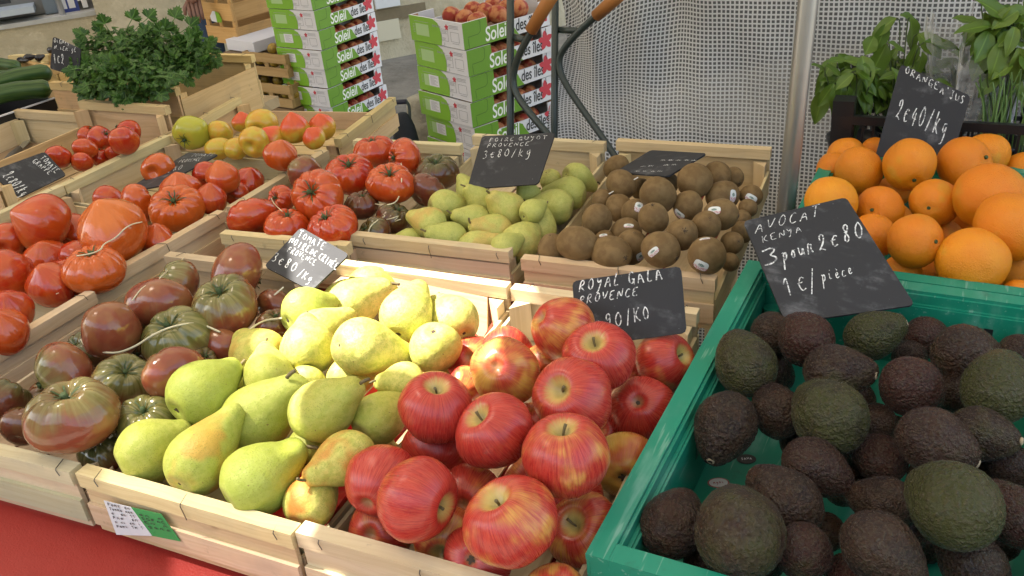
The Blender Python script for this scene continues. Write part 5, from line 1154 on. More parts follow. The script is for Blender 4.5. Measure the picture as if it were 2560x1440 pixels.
# ---------------------------------------------------------------- the printed label hanging on the pear crate
fy = float((at(400, 1290, -.05))[1])
ca, sa = math.cos(D2(1.1)), math.sin(D2(1.1)); nF = np.array([sa, -ca, 0]); pF = np.array([.151, .267, 0]) + np.array([sa, -ca, 0]) * (.2725 + .0012)
L_ = lambda x, y, e=0.: at_plane(x, y, pF + nF * e, nF)
lb = empty('crate_label', L_(350, 1295), 'white and green paper label stapled to the front of the pear crate', 'label')
def quadm(P_, name, mat, th=.0003):
    c = sum(P_) / 4; b = MB(); b.add([p for p in P_] + [p - nF * th for p in P_], [(0, 1, 2, 3), (7, 6, 5, 4), (0, 4, 5, 1), (1, 5, 6, 2), (2, 6, 7, 3), (3, 7, 4, 0)]); return b.build(name, mat)
wq = quadm([L_(259, 1251, .004), L_(327, 1268), L_(380, 1340), L_(291, 1337, .007)], 'white_half', WHITE); gq = quadm([L_(327.6, 1268), L_(403, 1285), L_(452, 1354), L_(381, 1340)], 'green_half', plain('label_green', (.045, .30, .085), .5))
b = MB(); rnd = random.Random(3)
def lerp2(q, u, v): return (q[0] * (1 - u) + q[1] * u) * (1 - v) + (q[3] * (1 - u) + q[2] * u) * v
qw = [L_(259, 1251, .0046), L_(327, 1268, .0006), L_(380, 1340, .0006), L_(291, 1337, .0076)]; qg = [L_(327, 1268, .0006), L_(403, 1285, .0006), L_(452, 1354, .0006), L_(380, 1340, .0006)]
for q, k0, k1, tx in ((qw, .12, .9, ['Part an', 'Terre mer', 'a .an 11', 'Prov en', 'n ni en i', 'Pari 1m 1']), (qg, .25, .8, ['an m', 'SOPAC', 'EN n', 'gara'])):
    for i, s in enumerate(tx):
        v = k0 + (k1 - k0) * i / len(tx); A, B = lerp2(q, .12, v), lerp2(q, .9, v); U2 = lerp2(q, .12, v - .085) - A; write(b, s, A, B, U2, nF, .00045, rnd)
tx_ = b.build('print', INK); give(lb, wq, gq, tx_)
for a in ((1866, 1148, .0115, .0088, .4, BLACKP, BLACKP, 'round black fruit sticker on the floor of the green crate', 'SAVA'), (1796, 1207, .0125, .0085, .45, STICK_W, STICK_R, 'oval white fruit sticker with a red rim in the green crate', 'Agri')):
    st = ground_sticker(*a[:5], a[5], a[6], a[7], a[8]); b = MB(); r_ = .006
    write(b, a[8], np.array([-r_, -.002, .0006]), np.array([r_, -.002, .0006]), np.array([0, .004, 0]), np.array([0, 0, 1.]), .0004, rnd, .02); link('lettering', b.mesh('lettering', WHITE if a[5] is BLACKP else STICK_R), None, st)
p = at(1706, 1210, -.045)
sl2 = MB().box((-(.405 / 2 - .0332), -.17, .052), (.001, .010, .028)).build('slot_opening', STICK_R); sl2.parent = crg
# ---------------------------------------------------------------- printed cartons
GRN = plain('carton_green', (.20, .43, .022), .45); GRN2 = plain('carton_green_shade', (.13, .30, .015), .45); CWH = plain('carton_white', (.70, .69, .73), .45); BRN = plain('carton_inside', (.22, .12, .06), .8); LGRN = plain('carton_pale_green', (.38, .56, .25), .5)
FLW = plain('hibiscus_red', (.55, .035, .06), .5); GREYI = plain('print_grey', (.33, .33, .36), .6); WT = plain('carton_lettering', (.85, .85, .82), .5)
CW, CL, CH = .30, .40, .0888
def text_mesh(s, size, shear, mat):
    cu = bpy.data.curves.new('txt', 'FONT'); cu.body = s; cu.size = size; cu.shear = shear; cu.extrude = .0001; cu.offset = size * .012
    o = bpy.data.objects.new('txt', cu); C.objects.link(o); dg = bpy.context.evaluated_depsgraph_get(); me = bpy.data.meshes.new_from_object(o.evaluated_get(dg)); bpy.data.objects.remove(o); me.materials.clear(); me.materials.append(mat); return me
FX, FY = np.array([1., 0, 0]), np.array([0, 1., 0]); FZ = np.array([0, 0, 1.])
def flower(b, o, ex, ez, n, R, rnd):
    for k in range(5):
        a = 2 * math.pi * k / 5 + .4; poly = []
        for i in range(9):
            q = i / 8; ww = .30 * math.sin(math.pi * q) ** .7; poly.append((q, ww))
        poly = poly + [(q, -w_) for q, w_ in poly[::-1][1:-1]]
        b.prism([(R * (q * math.cos(a) - w_ * math.sin(a)), R * (q * math.sin(a) + w_ * math.cos(a))) for q, w_ in poly], o, ex, ez, n, .0002 + .00004 * k)
    return b
def make_carton():
    """near corner at the local origin; end face runs along -X (front, normal -Y), printed long side along +Y (normal +X)"""
    r = empty('fruit_carton', (0, 0, 0), 'x', 'carton', 'printed fruit cartons'); t = .006
    b = MB(); b.box((-CW / 2, CL / 2, .003), (CW - .001, CL - .001, .006)); b.build('bottom', BRN, r)
    e = MB(); e.box((-CW / 2, t / 2, CH / 2), (CW, t, CH - .0006)); e.build('end_wall', CWH, r); MB().box((-CW / 2, CL - t / 2, CH / 2), (CW, t, CH - .0006)).build('end_wall', CWH, r)
    # long sides: full height near both ends, a low strip between, leaving the hand opening
    for x, nm, mt in ((-t / 2, 'side_wall', CWH), (-CW + t / 2, 'side_wall', CWH)):
        y0, y1 = t + .0004, CL - t - .0004; a0, a1 = CL * .27, CL * .87; z0, z1, zm = .0003, CH - .0003, CH * .62
        MB().prism([(y0, z0), (y1, z0), (y1, z1), (a1, z1), (a1, zm), (a0, zm), (a0, z1), (y0, z1)], (x - t / 2, 0, 0), FY, FZ, FX, t).build(nm, mt, r)
    for sx in (0, 1):
        for sy in (0, 1): MB().prism([(0, 0), (.045, 0), (0, .03)], (-.0065 if not sx else -CW + .0065, .0065 if not sy else CL - .0065, .007), (-1 if not sx else 1, 0, 0), (0, 1 if not sy else -1, 0), FZ, CH - .009).build('corner_gusset', BRN, r)
    # print on the end face
    f = lambda u, v: (-CW + CW * u, v * CH)
    arc = [(.46, 1.), (.55, .86), (.585, .66), (.60, .45), (.60, .2), (.585, 0.)]
    MB().prism([f(.004, .004), *[f(a, min(.996, max(.004, c))) for a, c in arc[::-1]], f(.004, .996)], (0, -.0002, 0), FX, FZ, -FY, .0004).build('green_print', GRN, r)
    MB().prism([f(.12, .26), f(.37, .26), f(.37, .72), f(.12, .72)], (0, -.0006, 0), FX, FZ, -FY, .0003).build('address_label', LGRN, r)
    b = MB()
    for k in range(7): b.prism([f(.10, .80 - k * .003), f(.38, .80 - k * .003), f(.38, .815), f(.10, .815)], (0, -.0007, 0), FX, FZ, -FY, .0002) if k == 0 else b.prism([f(.065, .30 + k * .06), f(.105, .30 + k * .06), f(.105, .315 + k * .06), f(.065, .315 + k * .06)], (0, -.0007, 0), FX, FZ, -FY, .0002)
    for k, (u0, u1, v) in enumerate(((.76, .93, .84), (.76, .92, .79), (.76, .93, .735), (.62, .71, .60), (.62, .70, .55), (.62, .71, .50), (.62, .68, .32), (.62, .67, .27), (.80, .92, .17))): b.prism([f(u0, v), f(u1, v), f(u1, v + .018), f(u0, v + .018)], (0, -.0007, 0), FX, FZ, -FY, .0002)
    for (u0, u1, v0, v1) in ((.775, .925, .24, .60), (.605, .725, .22, .66)):
        for a0, a1, c0, c1 in ((u0, u1, v0, v0 + .014), (u0, u1, v1, v1 + .014), (u0, u0 + .005, v0, v1), (u1, u1 + .005, v0, v1)): b.prism([f(a0, c0), f(a1, c0), f(a1, c1), f(a0, c1)], (0, -.0007, 0), FX, FZ, -FY, .0002)
    for (u0, u1) in ((.475, .60),): b.prism([f(.595, 0.02), f(.65, .05), f(.655, .16), f(.648, .16), f(.643, .06), f(.595, .035)], (0, -.0007, 0), FX, FZ, -FY, .0002)
    b.build('end_lettering', GREYI, r)
    fb = flower(MB(), np.array([-CW + CW * .715, -.0007, CH * .76]), FX, FZ, -FY, .011, None); fb.build('small_flower', FLW, r)
    me = text_mesh('Soleil des îles', .011, .2, GREYI); o = link('brand_line', me, None, r); o.location = (-CW + CW * .445, -.0008, CH * .70); o.rotation_euler = (math.pi / 2, 0, 0); o.scale = (.78, 1, 1)
    # print on the long side
    g = lambda u, v: (CL * u, v * CH)
    MB().prism([g(.0, .004), g(.62, .004), g(.60, .12), g(.565, .35), g(.55, .50), g(.5, .61), g(.2725, .61), g(.268, .994), g(.0, .994)], (.0002, 0, 0), FY, FZ, FX, .0004).build('side_print', GRN2, r)
    b = MB()
    for (pts) in ([(.175, .98), (.195, .9), (.19, .55), (.165, .46), (.05, .44)], [(.055, .02), (.05, .4)]):
        for i in range(len(pts) - 1):
            (a0, c0), (a1, c1) = pts[i], pts[i + 1]; dx, dy = nrm([(a1 - a0) * CL, (c1 - c0) * CH]) * .0012; A, B = np.array(g(a0, c0)), np.array(g(a1, c1)); b.prism([A + (-dy, dx), A - (-dy, dx), B - (-dy, dx), B + (-dy, dx)], (.0006, 0, 0), FY, FZ, FX, .0002)
    b.build('fold_line', plain('fold_line', (.07, .16, .01), .6), r)
    for s, u, v, size, mt, sx in (('Soleil', .235, .10, .068, WT, .74), ('des îles', .585, .15, .058, INK, .66)):
        me = text_mesh(s, size, .12, mt); o = link('lettering', me, None, r); o.location = (.0008, CL * u, CH * v); o.rotation_euler = (math.pi / 2, 0, math.pi / 2); o.scale = (sx, 1.0, 1)
    flower(MB(), np.array([.0006, CL * .905, CH * .50]), FY, FZ, FX, .036, None).build('flower', FLW, r)
    MB().box((.0007, CL * .915, CH * .85), (.0006, .0022, CH * .25)).build('flower_stamen', INK, r)
    return r
proto = make_carton(); first = [True]
WLAB = plain('barcode_label', (.70, .70, .74), .5)
PEACH = NT('peach_skin', .6, .3); o_ = PEACH.obj(); PEACH.set(Base_Color=PEACH.mix(PEACH.step(PEACH.noise(PEACH.shift(o_), 1.4, 2), .4, .62), (.50, .20, .08), (.30, .035, .02)))
peach_me = revolve(sphere_prof(14), 18, lambda th, r, z: (r * math.cos(th), r * math.sin(th), z * .92 - .1 * math.exp(-(r / .25) ** 2) * (z > 0)), 9).mesh('peach', PEACH.m, True)
def carton_stack(corner, d, th, n_up, n_down, where, top_fruit, words):
    P0 = at_d(*corner, d); l = np.array([math.cos(th), math.sin(th), 0]); rr = np.array([l[1], -l[0], 0]); yaw = math.atan2(-l[1], -l[0]); tot = n_up + n_down; hh = .0912
    zt = P0[2]; out = []; rnd = random.Random(where)
    for k in range(-n_up, n_down):
        z = zt - (k + 1) * hh
        o = proto if first[0] else copy_tree(proto); first[0] = False
        o.location = (P0[0] + rnd.uniform(-.006, .006), P0[1] + rnd.uniform(-.006, .006), z); o.rotation_euler = (0, 0, yaw + rnd.uniform(-.028, .028)); i = k + n_up
        if k < 0 or i >= len(words) : nm = 'green and white fruit carton, hidden low in the %s' % where
        o['label'] = words[i] if i < len(words) else 'green and white fruit carton at the foot of the %s' % where
        if i < len(words) and k >= 2 - (where[0] == 'f'):
            f = lambda u, v: (-CW + CW * u, v * CH); MB().prism([f(.22, .28), f(.41, .28), f(.41, .74), f(.22, .74)], (0, -.0010, 0), FX, FZ, -FY, .0003).build('barcode_label', WLAB, o)
            b = MB()
            for j in range(8): b.prism([f(.245, .34 + j * .046), f(.385 - .03 * (j % 3), .34 + j * .046), f(.385 - .03 * (j % 3), .355 + j * .046), f(.245, .355 + j * .046)], (0, -.0014, 0), FX, FZ, -FY, .0002)
            b.build('label_print', GREYI, o)
        out.append((o, i))
    M_ = Matrix.Rotation(yaw, 3, 'Z')
    for o, i in out:
        if i >= len(words): continue
        top = (i == 0 and top_fruit)
        for j in range(9 if top else 4):
            lx, ly = (-.045 - .07 * (j % 3) , .10 + .095 * (j // 3)) if top else (-.045 - .01 * (j % 2), CL * (.33 + .15 * j)); rz = .036; q = bpy.data.objects.new('peach', peach_me); C.objects.link(q)
            q.location = o.location + M_ @ Vector((lx, ly, (.070 if top else .033) + rnd.uniform(-.003, .006))); q.scale = (rz, rz, rz); q.rotation_euler = (rnd.uniform(-1, 1), rnd.uniform(-1, 1), rnd.random() * 6)
            tag(q, 'rosy peach heaped in the open topmost carton' if top else 'rosy peach seen through the hand opening of a stacked carton', 'peach', 'peaches in the open carton' if top else 'peaches in the stacked cartons')
    return P0, yaw
R5 = ['open topmost carton of peaches in the right stack', 'second carton from the top under the open one', 'third carton from the top, right stack, first with a barcode label', 'fourth carton from the top of the right stack', 'lowest fully visible carton of the right stack']
carton_stack((1155, 57), 3.12, math.radians(156), 0, 9, 'near stack', True, R5)
Lf = ['carton cut by the top edge of the photo, left stack', 'topmost whole carton of the left stack', 'second whole carton of the left stack, first with a barcode label', 'third whole carton in the left stack', 'fourth whole carton in the left stack', 'lowest carton of the left stack above the yellow tomato crate', 'carton of the left stack sunk behind the yellow tomato crate']
carton_stack((784, 27), 4.4, math.radians(172), 1, 8, 'far stack', False, Lf)
pp = at_d(1155, 57, 3.12); pal = empty('wooden_pallet', (pp[0] - .1, pp[1] + .2, GZ), 'low wooden pallet under the nearer carton stack', 'pallet', None, math.radians(-24)); b = MB()
for k in range(5): b.box((0, -.24 + k * .12, .040), (.62, .09, .014))
b.build('deck_board', WOOD, pal); b = MB()
for k in (-1, 0, 1): b.box((k * .27, 0, .016), (.08, .58, .032))
b.build('runner', WOOD, pal)
# ---------------------------------------------------------------- slatted crates beyond the parsley, a white box, yellow fruit
def slat_crate(corner, d, th, w_, l_, h_, label, tint, rows, name='slatted_crate', down=False):
    P0 = at_d(*corner, d); z0 = P0[2]; l = np.array([math.cos(th), math.sin(th)]); yaw = math.atan2(-l[1], -l[0]); r = empty(name, (P0[0], P0[1], z0), label, 'crate', 'slatted wooden crates', yaw); t = .012
    for sg in (0, 1):
        y = t / 2 if not sg else l_ - t / 2; b = MB(); hs = h_ / (rows * 1.28)
        for k in range(rows): b.box((-w_ / 2, y, k * (h_ - hs) / max(1, rows - 1) + hs / 2), (w_, t * .7, hs), grain=0)
        b.build('end_slat', WOOD, r, color=tint); b = MB()
        for x in (-.015, -w_ / 2, -w_ + .015): b.box((x, y + (.011 if not sg else -.011), h_ / 2), (.028, .012, h_ - .004), grain=2)
        b.build('batten', WOOD, r, color=tint)
        x = -t / 2 if not sg else -w_ + t / 2; b = MB()
        for k in range(rows): b.box((x, l_ / 2, k * (h_ - hs) / max(1, rows - 1) + hs / 2), (t * .7, l_ - .03, hs), grain=1)
        b.build('side_slat', WOOD, r, color=[c * .85 for c in tint])
    MB().box((-w_ / 2, l_ / 2, .005), (w_ - .02, l_ - .02, .008), grain=1).build('bottom', WOOD, r, color=tint); return r, yaw
slat_crate((597, 113), 4.95, math.radians(168), .25, .5, .32, 'tall slatted wooden crate with a green sticker behind the parsley', (.85, .62, .36), 3)
st = empty('crate_sticker', at_d(538, 40, 4.9), 'white and green sticker on the tall slatted crate', 'sticker'); l = np.array([math.cos(math.radians(168)), math.sin(math.radians(168)), 0]); nn = np.array([-l[1], l[0], 0]) * -1; nn = nn if nn @ (CAM - at_d(538, 40, 4.9)) > 0 else -nn
pz = at_d(597, 113, 4.95) + nn * .004; b = MB().prism([(-.05, 0), (-.02, .028), (.0, .028), (.0, -.028), (-.045, -.024)], at_plane(540, 42, pz, nn), -l, UP, nn, .0006); w1 = b.build('white_half', WHITE); b = MB().prism([(.0005, .028), (.03, .02), (.045, -.01), (.038, -.026), (.0005, -.028)], at_plane(540, 42, pz, nn), -l, UP, nn, .0006); w2 = b.build('green_half', GRN); give(st, w1, w2)
wb = at_d(634, 138, 4.75); bx = MB().box((-.12, .2, -.005), (.22, .36, .052)).build('white_box', CWH, bevel=.003); bx.location = (wb[0], wb[1], wb[2] + .035); bx.rotation_euler = (0, 0, D2(-12)); tag(bx, 'plain white cardboard box under the tall slatted crate', 'box')
ybm = NT('yellow_plum_skin', .4, .4); ybm.set(Base_Color=ybm.mix(ybm.step(ybm.noise(ybm.shift(ybm.obj()), 1.3, 3), .4, .6), (.42, .27, .035), (.26, .17, .03)))
plum_me = revolve(sphere_prof(12), 16, lambda th, r, z: (r * math.cos(th), r * math.sin(th), z * 1.08), 4).mesh('yellow_plum', ybm.m, True)
yc = []
for k, (c_, lab) in enumerate((((722, 196), 'upper open slatted crate of yellow plums beside the left carton stack'), ((733, 272), 'lower open slatted crate of yellow plums beside the left carton stack'))):
    r, yaw = slat_crate(c_, 4.6, math.radians(172), .30, .40, .11, lab, (.62, .50, .33), 2); M_ = Matrix.Rotation(yaw, 3, 'Z'); rnd = random.Random(k)
    for j in (0, 1, 2, 3, 4, 5, 6, 8, 10, 11, 17, 23):
        q = bpy.data.objects.new('yellow_plum', plum_me); C.objects.link(q); q.location = r.location + M_ @ Vector((-.275 + .05 * (j % 6), .045 + .05 * (j // 6), .055 + .035 * (j // 6 % 2) + rnd.uniform(0, .02))); s_ = rnd.uniform(.024, .028); q.scale = (s_, s_, s_); q.rotation_euler = (rnd.random() * 3, rnd.random() * 3, 0)
        tag(q, 'yellow brown plum in the slatted crates beside the left carton stack', 'plum', 'yellow plums')
sp0 = at_d(733, 272, 4.6); MB_ = MB().box((-.15, .2, (GZ - sp0[2]) / 2 - .004), (.30, .40, sp0[2] - GZ - .01)).build('closed_box', plain('brown_carton', (.25, .16, .08), .8)); MB_.location = tuple(sp0); MB_.rotation_euler = (0, 0, D2(-8)); tag(MB_, 'plain brown carton at the foot of the yellow plum crates', 'box')
sp1 = at_d(634, 138, 4.75); MB_ = MB().box((-.13, .18, (GZ - sp1[2]) / 2 + .0), (.20, .38, sp1[2] - GZ - .004)).build('closed_box', plain('brown_carton_two', (.20, .14, .09), .8)); MB_.location = tuple(sp1); MB_.rotation_euler = (0, 0, D2(-12)); tag(MB_, 'tall brown carton carrying the white box and the slatted crate', 'box')
# ---------------------------------------------------------------- hand trolley with orange grips
DGR = plain('dark_green_paint', (.032, .045, .042), .35, spec=.5); OGR = plain('orange_rubber', (.42, .17, .045), .55, noise=.12, scale=40)
td = 2.05; T = lambda x, y, d=td: at_d(x, y, d)
tro = empty('hand_trolley', T(1330, 340), 'dark green tubular hand trolley with two orange grips behind the pears', 'trolley')
def post(x0, y0, x1, y1, d):
    a, b_ = T(x0, y0, d), T(x1, y1, d); a = a + (a - b_) * .35; k = (GZ + .02 - a[2]) / (b_[2] - a[2]); return MB().tube([a, b_, a + (b_ - a) * k], .0082, 12)
ps = [post(1276, 0, 1276, 330, 2.0).build('post', DGR, smooth=True), post(1388, 0, 1386, 330, 2.12).build('post', DGR, smooth=True)]
def bar(pts, r, name, mat): return MB().tube(chaikin([T(*p) for p in pts], 3), r, 12).build(name, mat, smooth=True)
ps += [bar([(1333, 72, 1.93), (1300, 130, 1.96), (1286, 170, 1.985), (1281, 205, 1.99), (1292, 240, 1.985), (1330, 290, 1.96), (1372, 338, 1.94), (1420, 400, 1.92)], .0078, 'bent_bar', DGR), bar([(1492, 38, 2.05), (1440, 85, 2.08), (1402, 130, 2.105), (1396, 165, 2.11), (1410, 205, 2.10), (1450, 265, 2.08), (1512, 352, 2.05), (1550, 410, 2.03)], .0078, 'bent_bar', DGR)]
ps += [MB().tube([T(1397, -40, 1.87), T(1368, 8, 1.895), T(1328, 76, 1.932)], [.0145, .0142, .0135], 14).build('grip', OGR, smooth=True), MB().tube([T(1580, -40, 1.99), T(1535, 0, 2.02), T(1490, 40, 2.052)], [.0145, .0142, .0135], 14).build('grip', OGR, smooth=True)]
ps += [MB().tube([T(1284, 92, 2.0), T(1312, 100, 1.955)], .0075, 10).build('brace', DGR, smooth=True), MB().tube([T(1396, 74, 2.12), T(1450, 78, 2.075)], .0075, 10).build('brace', DGR, smooth=True)]
a, b_ = T(1276, 330, 2.0), T(1386, 330, 2.12); ps += [MB().tube([np.array([a[0], a[1], GZ + .12]), np.array([b_[0], b_[1], GZ + .12])], .0082, 10).build('cross_bar', DGR, smooth=True)]
for q in (a, b_):
    wh = []
    for k in range(17): an = 2 * math.pi * k / 16; wh.append((q[0] + .0 , q[1] + .10 + .085 * math.cos(an), GZ + .1 + .085 * math.sin(an)))
    ps += [MB().tube(wh, .015, 8, cap=False).build('wheel', BLACKP, smooth=True)]
give(tro, *ps)
# dark shopping trolley bag behind the bare crate end
sd = 3.4; S_ = lambda x, y, d=sd: at_d(x, y, d); cb_ = S_(1012, 330); bag = empty('trolley_bag', (cb_[0], cb_[1], GZ), 'dark navy shopping trolley bag with a bar handle behind the crates', 'bag')
px = nrm(np.cross(UP, nrm((CAM - cb_) * np.array([1, 1, 0])))); py = nrm((CAM - cb_) * np.array([1, 1, 0])); zt_ = S_(1015, 275)[2]; hb = zt_ - GZ - .05; rx = 34 / FPX * sd
b = MB(); prof = [(.02, 0), (.98, .0), (1., .1), (1.0, .55), (.96, .72), (.82, .86), (.58, .95), (.3, .995), (.02, 1.)]
b.grid(lambda u, v: np.array([cb_[0], cb_[1], GZ + .05]) + px * rx * 1.0 * spline(prof, 30)[int(v * 29)][0] * math.cos(u * 2 * math.pi) + py * rx * .62 * spline(prof, 30)[int(v * 29)][0] * math.sin(u * 2 * math.pi) + UP * hb * spline(prof, 30)[int(v * 29)][1], 28, 29)
bb = b.build('bag_body', plain('navy_canvas', (.014, .018, .026), .7, noise=.3), smooth=True)
h1, h2 = S_(972, 256, 3.45), S_(1016, 254, 3.4); hb1 = MB().tube([h1, h2], .009, 10).build('handle', plain('navy_grip', (.018, .020, .04), .5), smooth=True); hb2 = MB().tube(chaikin([h2, S_(1022, 262), S_(1024, 275), S_(1026, 330), np.array([*S_(1026, 330)[:2], GZ + .1])]), .006, 8).build('handle_tube', DGR, smooth=True); give(bag, bb, hb1, hb2)
# ---------------------------------------------------------------- parsley heaped in its crate
PARS = leaf_mat('parsley_leaf', (.035, .10, .018), (.11, .22, .045), .35, .3); BAS = leaf_mat('basil_leaf', (.10, .19, .022), (.17, .26, .040), .33, .25); PST = plain('parsley_stem', (.10, .20, .045), .5)
def parsley_leaf(b, o, d, n, R, rnd):
    d = nrm(d); s = nrm(np.cross(n, d)); n = np.cross(d, s); curl = rnd.uniform(-.5, .3)
    for a0, sc_ in ((0, 1.), (1.05, .8), (-1.05, .8)):
        di = d * math.cos(a0) + s * math.sin(a0); si_ = -d * math.sin(a0) + s * math.cos(a0); r = R * sc_; pts = [o]
        out = [(.12, .04), (.42, .30), (.50, .20), (.66, .42), (.74, .24), (.92, .22), (.86, .08), (1.08, 0.), (.86, -.08), (.92, -.22), (.74, -.24), (.66, -.42), (.50, -.20), (.42, -.30), (.12, -.04)]
        for q, w_ in out: pts.append(o + di * r * q + si_ * r * w_ + n * r * (curl * q * q - .35 * abs(w_)))
        b.add(pts, [(0, i, i + 1) for i in range(1, len(out))], [(.5, 0)] + [(.5 + w_, q) for q, w_ in out])
c0 = np.array([*cr_par.location]); yaw_p = cr_par.rotation_euler[2]
random.seed(5)
MOUNDS = [(232, 188, 52, 44, 'parsley bunch hanging over the corner of its crate, next to the slate'), (300, 130, 85, 58, 'tallest parsley bunch in the middle of its crate'), (400, 140, 95, 64, 'parsley bunch beside the tall slatted crate'), (320, 200, 120, 45, 'parsley bunch drooping over the front board of its crate'), (490, 130, 50, 40, 'pale ended parsley bunch laid at the far end of its crate')]
for mi_, (mx, my, rx_, ry_, lab) in enumerate(MOUNDS):
    ctr = at(mx, my, .11 - .012 * (mi_ in (0, 3))); r = empty('parsley_bunch', ctr, lab, 'parsley', 'parsley bunches'); rnd = random.Random(mi_ + 40); lb_ = MB(); sb = MB(); k = depth(ctr) / FPX; ex_, ey_ = RC.T[:, 0], -RC.T[:, 1]; ez_ = -RC.T[:, 2]
    for _ in range(int(520 * rx_ * ry_ / 6000)):
        while True:
            u, v, w_ = rnd.uniform(-1, 1), rnd.uniform(-1, 1), rnd.uniform(-1, 1); q = u * u + v * v + w_ * w_
            if .25 < q < 1.08: break
        p = ctr + ex_ * u * rx_ * 1.06 * k + ey_ * v * ry_ * 1.05 * k + ez_ * w_ * 45 * k
        out = nrm(ex_ * u + ey_ * (v + .15) + ez_ * (w_ + .6)); d = nrm(out * .35 + np.array([rnd.uniform(-1, 1), rnd.uniform(-1, 1), rnd.uniform(-.9, .4)])); parsley_leaf(lb_, p, d, nrm(out + np.array([0, 0, .5])), rnd.uniform(.012, .021), rnd)
        if rnd.random() < .3: sb.tube([p, p - out * .02 - d * .012, ctr + (p - ctr) * .45], .0009, 4, cap=False)
    for _ in range(16):
        th = rnd.uniform(0, 6.283); dv = nrm(ex_ * math.cos(th) * rx_ + ey_ * (math.sin(th) * ry_ ) + ez_ * rnd.uniform(-10, 60)); q_ = math.hypot(math.cos(th) * rx_, math.sin(th) * ry_) * k; tipp = ctr + dv * q_ * rnd.uniform(1.08, 1.3) - UP * .01 * rnd.random(); tipp[2] = max(tipp[2], TZ + .06)
        sb.tube(chaikin([ctr + dv * q_ * .6, ctr + dv * q_ * 1.0 + UP * .006, tipp]), .0010, 4)
        for a_ in (-.9, 0, .9): parsley_leaf(lb_, tipp - dv * .010 * abs(a_), nrm(dv + np.cross(dv, ez_) * a_ * .8), nrm(ez_ + UP * .4), rnd.uniform(.016, .026), rnd)
    if mi_ in (1, 2):
        for (x, y) in (((262, 60), (330, 48), (370, 45)) if mi_ == 1 else ((437, 45), (475, 65), (410, 75))):
            p = at_d(x, y, np.linalg.norm(ctr - CAM) - .02); sb.tube(chaikin([ctr, (ctr + p) / 2 + UP * .01, p]), .0011, 5); parsley_leaf(lb_, p, nrm(p - ctr), nrm(CAM - p), .032, rnd)
    if mi_ == 4:
        for _ in range(40):
            p = ctr + ex_ * rnd.uniform(20, 60) * k + ey_ * rnd.uniform(-25, 22) * k + ez_ * rnd.uniform(-20, 20) * k; sb.tube([p, p - ex_ * 60 * k], .0014, 5)
    l1 = lb_.build('leaves', PARS); s1 = sb.build('stems', PST); give(r, l1, s1)
# ---------------------------------------------------------------- basil pots in the black crate, in clear sleeves
def basil_leaf(b, o, d, n, L, wd_, rnd, cup=.25):
    d = nrm(d); s = nrm(np.cross(n, d)); n = np.cross(d, s); dr = rnd.uniform(.1, .55)
    def fn(u, v):
        w_ = math.sin(math.pi * min(1, v * .97 + .015)) ** .75 * (1 - .25 * v) * wd_; x = (u - .5) * 2
        return o + d * L * v + s * x * w_ * L + n * (L * (-cup * abs(x) * w_ * 1.2 * -1 - dr * v * v + .05 * math.sin(v * 9) * abs(x)))
    b.grid(fn, 4, 7)
def basil(x, y, d0, leaves, label, seed, base=None):
    rnd = random.Random(seed); base = at_d(*base, d0) if base else at_d(x, y, d0); base = np.array([base[0], base[1], TZ + .011]); r = empty('basil_plant', base, label, 'basil plant', 'potted basil plants'); lb_, sb = MB(), MB()
    for (lx, ly, dx, dy, Lp, ww, dd) in leaves:
        p = at_d(lx, ly, d0 + dd); k = d0 / FPX; d = RC.T @ np.array([dx, dy, rnd.uniform(-.35, .35)]); n = nrm(RC.T @ np.array([rnd.uniform(-.4, .4), -.55, -.8])); basil_leaf(lb_, p, d, n, Lp * k, ww, rnd)
        if rnd.random() < .75: sb.tube(chaikin([p, p - nrm(d) * .012 - UP * .012, base + (p - base) * np.array([.3, .3, .55]), base + (p - base) * np.array([.1, .1, .3])]), .0013, 5)
    pot = revolve([(0, 0), (.038, 0), (.047, .075), (.050, .076), (.050, .084), (.043, .085), (.042, .07), (0, .068)], 20, lambda th, rr_, z: (rr_ * math.cos(th), rr_ * math.sin(th), z), 1); pot.v = [(a + base[0], b__ + base[1], c + base[2]) for a, b__, c in pot.v]
    give(r, lb_.build('leaves', BAS, smooth=True), sb.build('stems', GSTEM), pot.build('pot', BLACKP, smooth=True)); return r
def rnd_leaves(cx, cy, rx_, ry_, n, L0, L1, seed):
    rnd = random.Random(seed); return [(cx + rnd.gauss(0, rx_ * .5), cy + rnd.gauss(0, ry_ * .5), rnd.uniform(-1, 1), rnd.uniform(-.5, 1.), rnd.uniform(L0, L1), rnd.uniform(.26, .36), rnd.uniform(-.05, .05)) for _ in range(n)]
basil(2120, 200, 1.86, [(2105, 205, -.1, 1, 82, .42, -.03), (2060, 225, -.25, 1, 75, .32, 0), (2085, 150, -.6, .7, 60, .35, 0), (2095, 135, .5, .6, 55, .36, 0), (2075, 170, -.4, .9, 60, .34, 0), (2130, 180, .2, .9, 60, .3, -.02), (2155, 140, .15, 1, 72, .34, -.03), (2160, 205, .1, 1, 70, .28, -.02), (2140, 230, .6, .8, 60, .3, -.01), (2110, 170, .8, .3, 55, .3, -.01), (2180, 170, .4, .6, 60, .3, 0)] + rnd_leaves(2130, 195, 60, 50, 46, 38, 62, 1), 'basil plant with a broad leaf hanging by the pole', 1, (2135, 300))
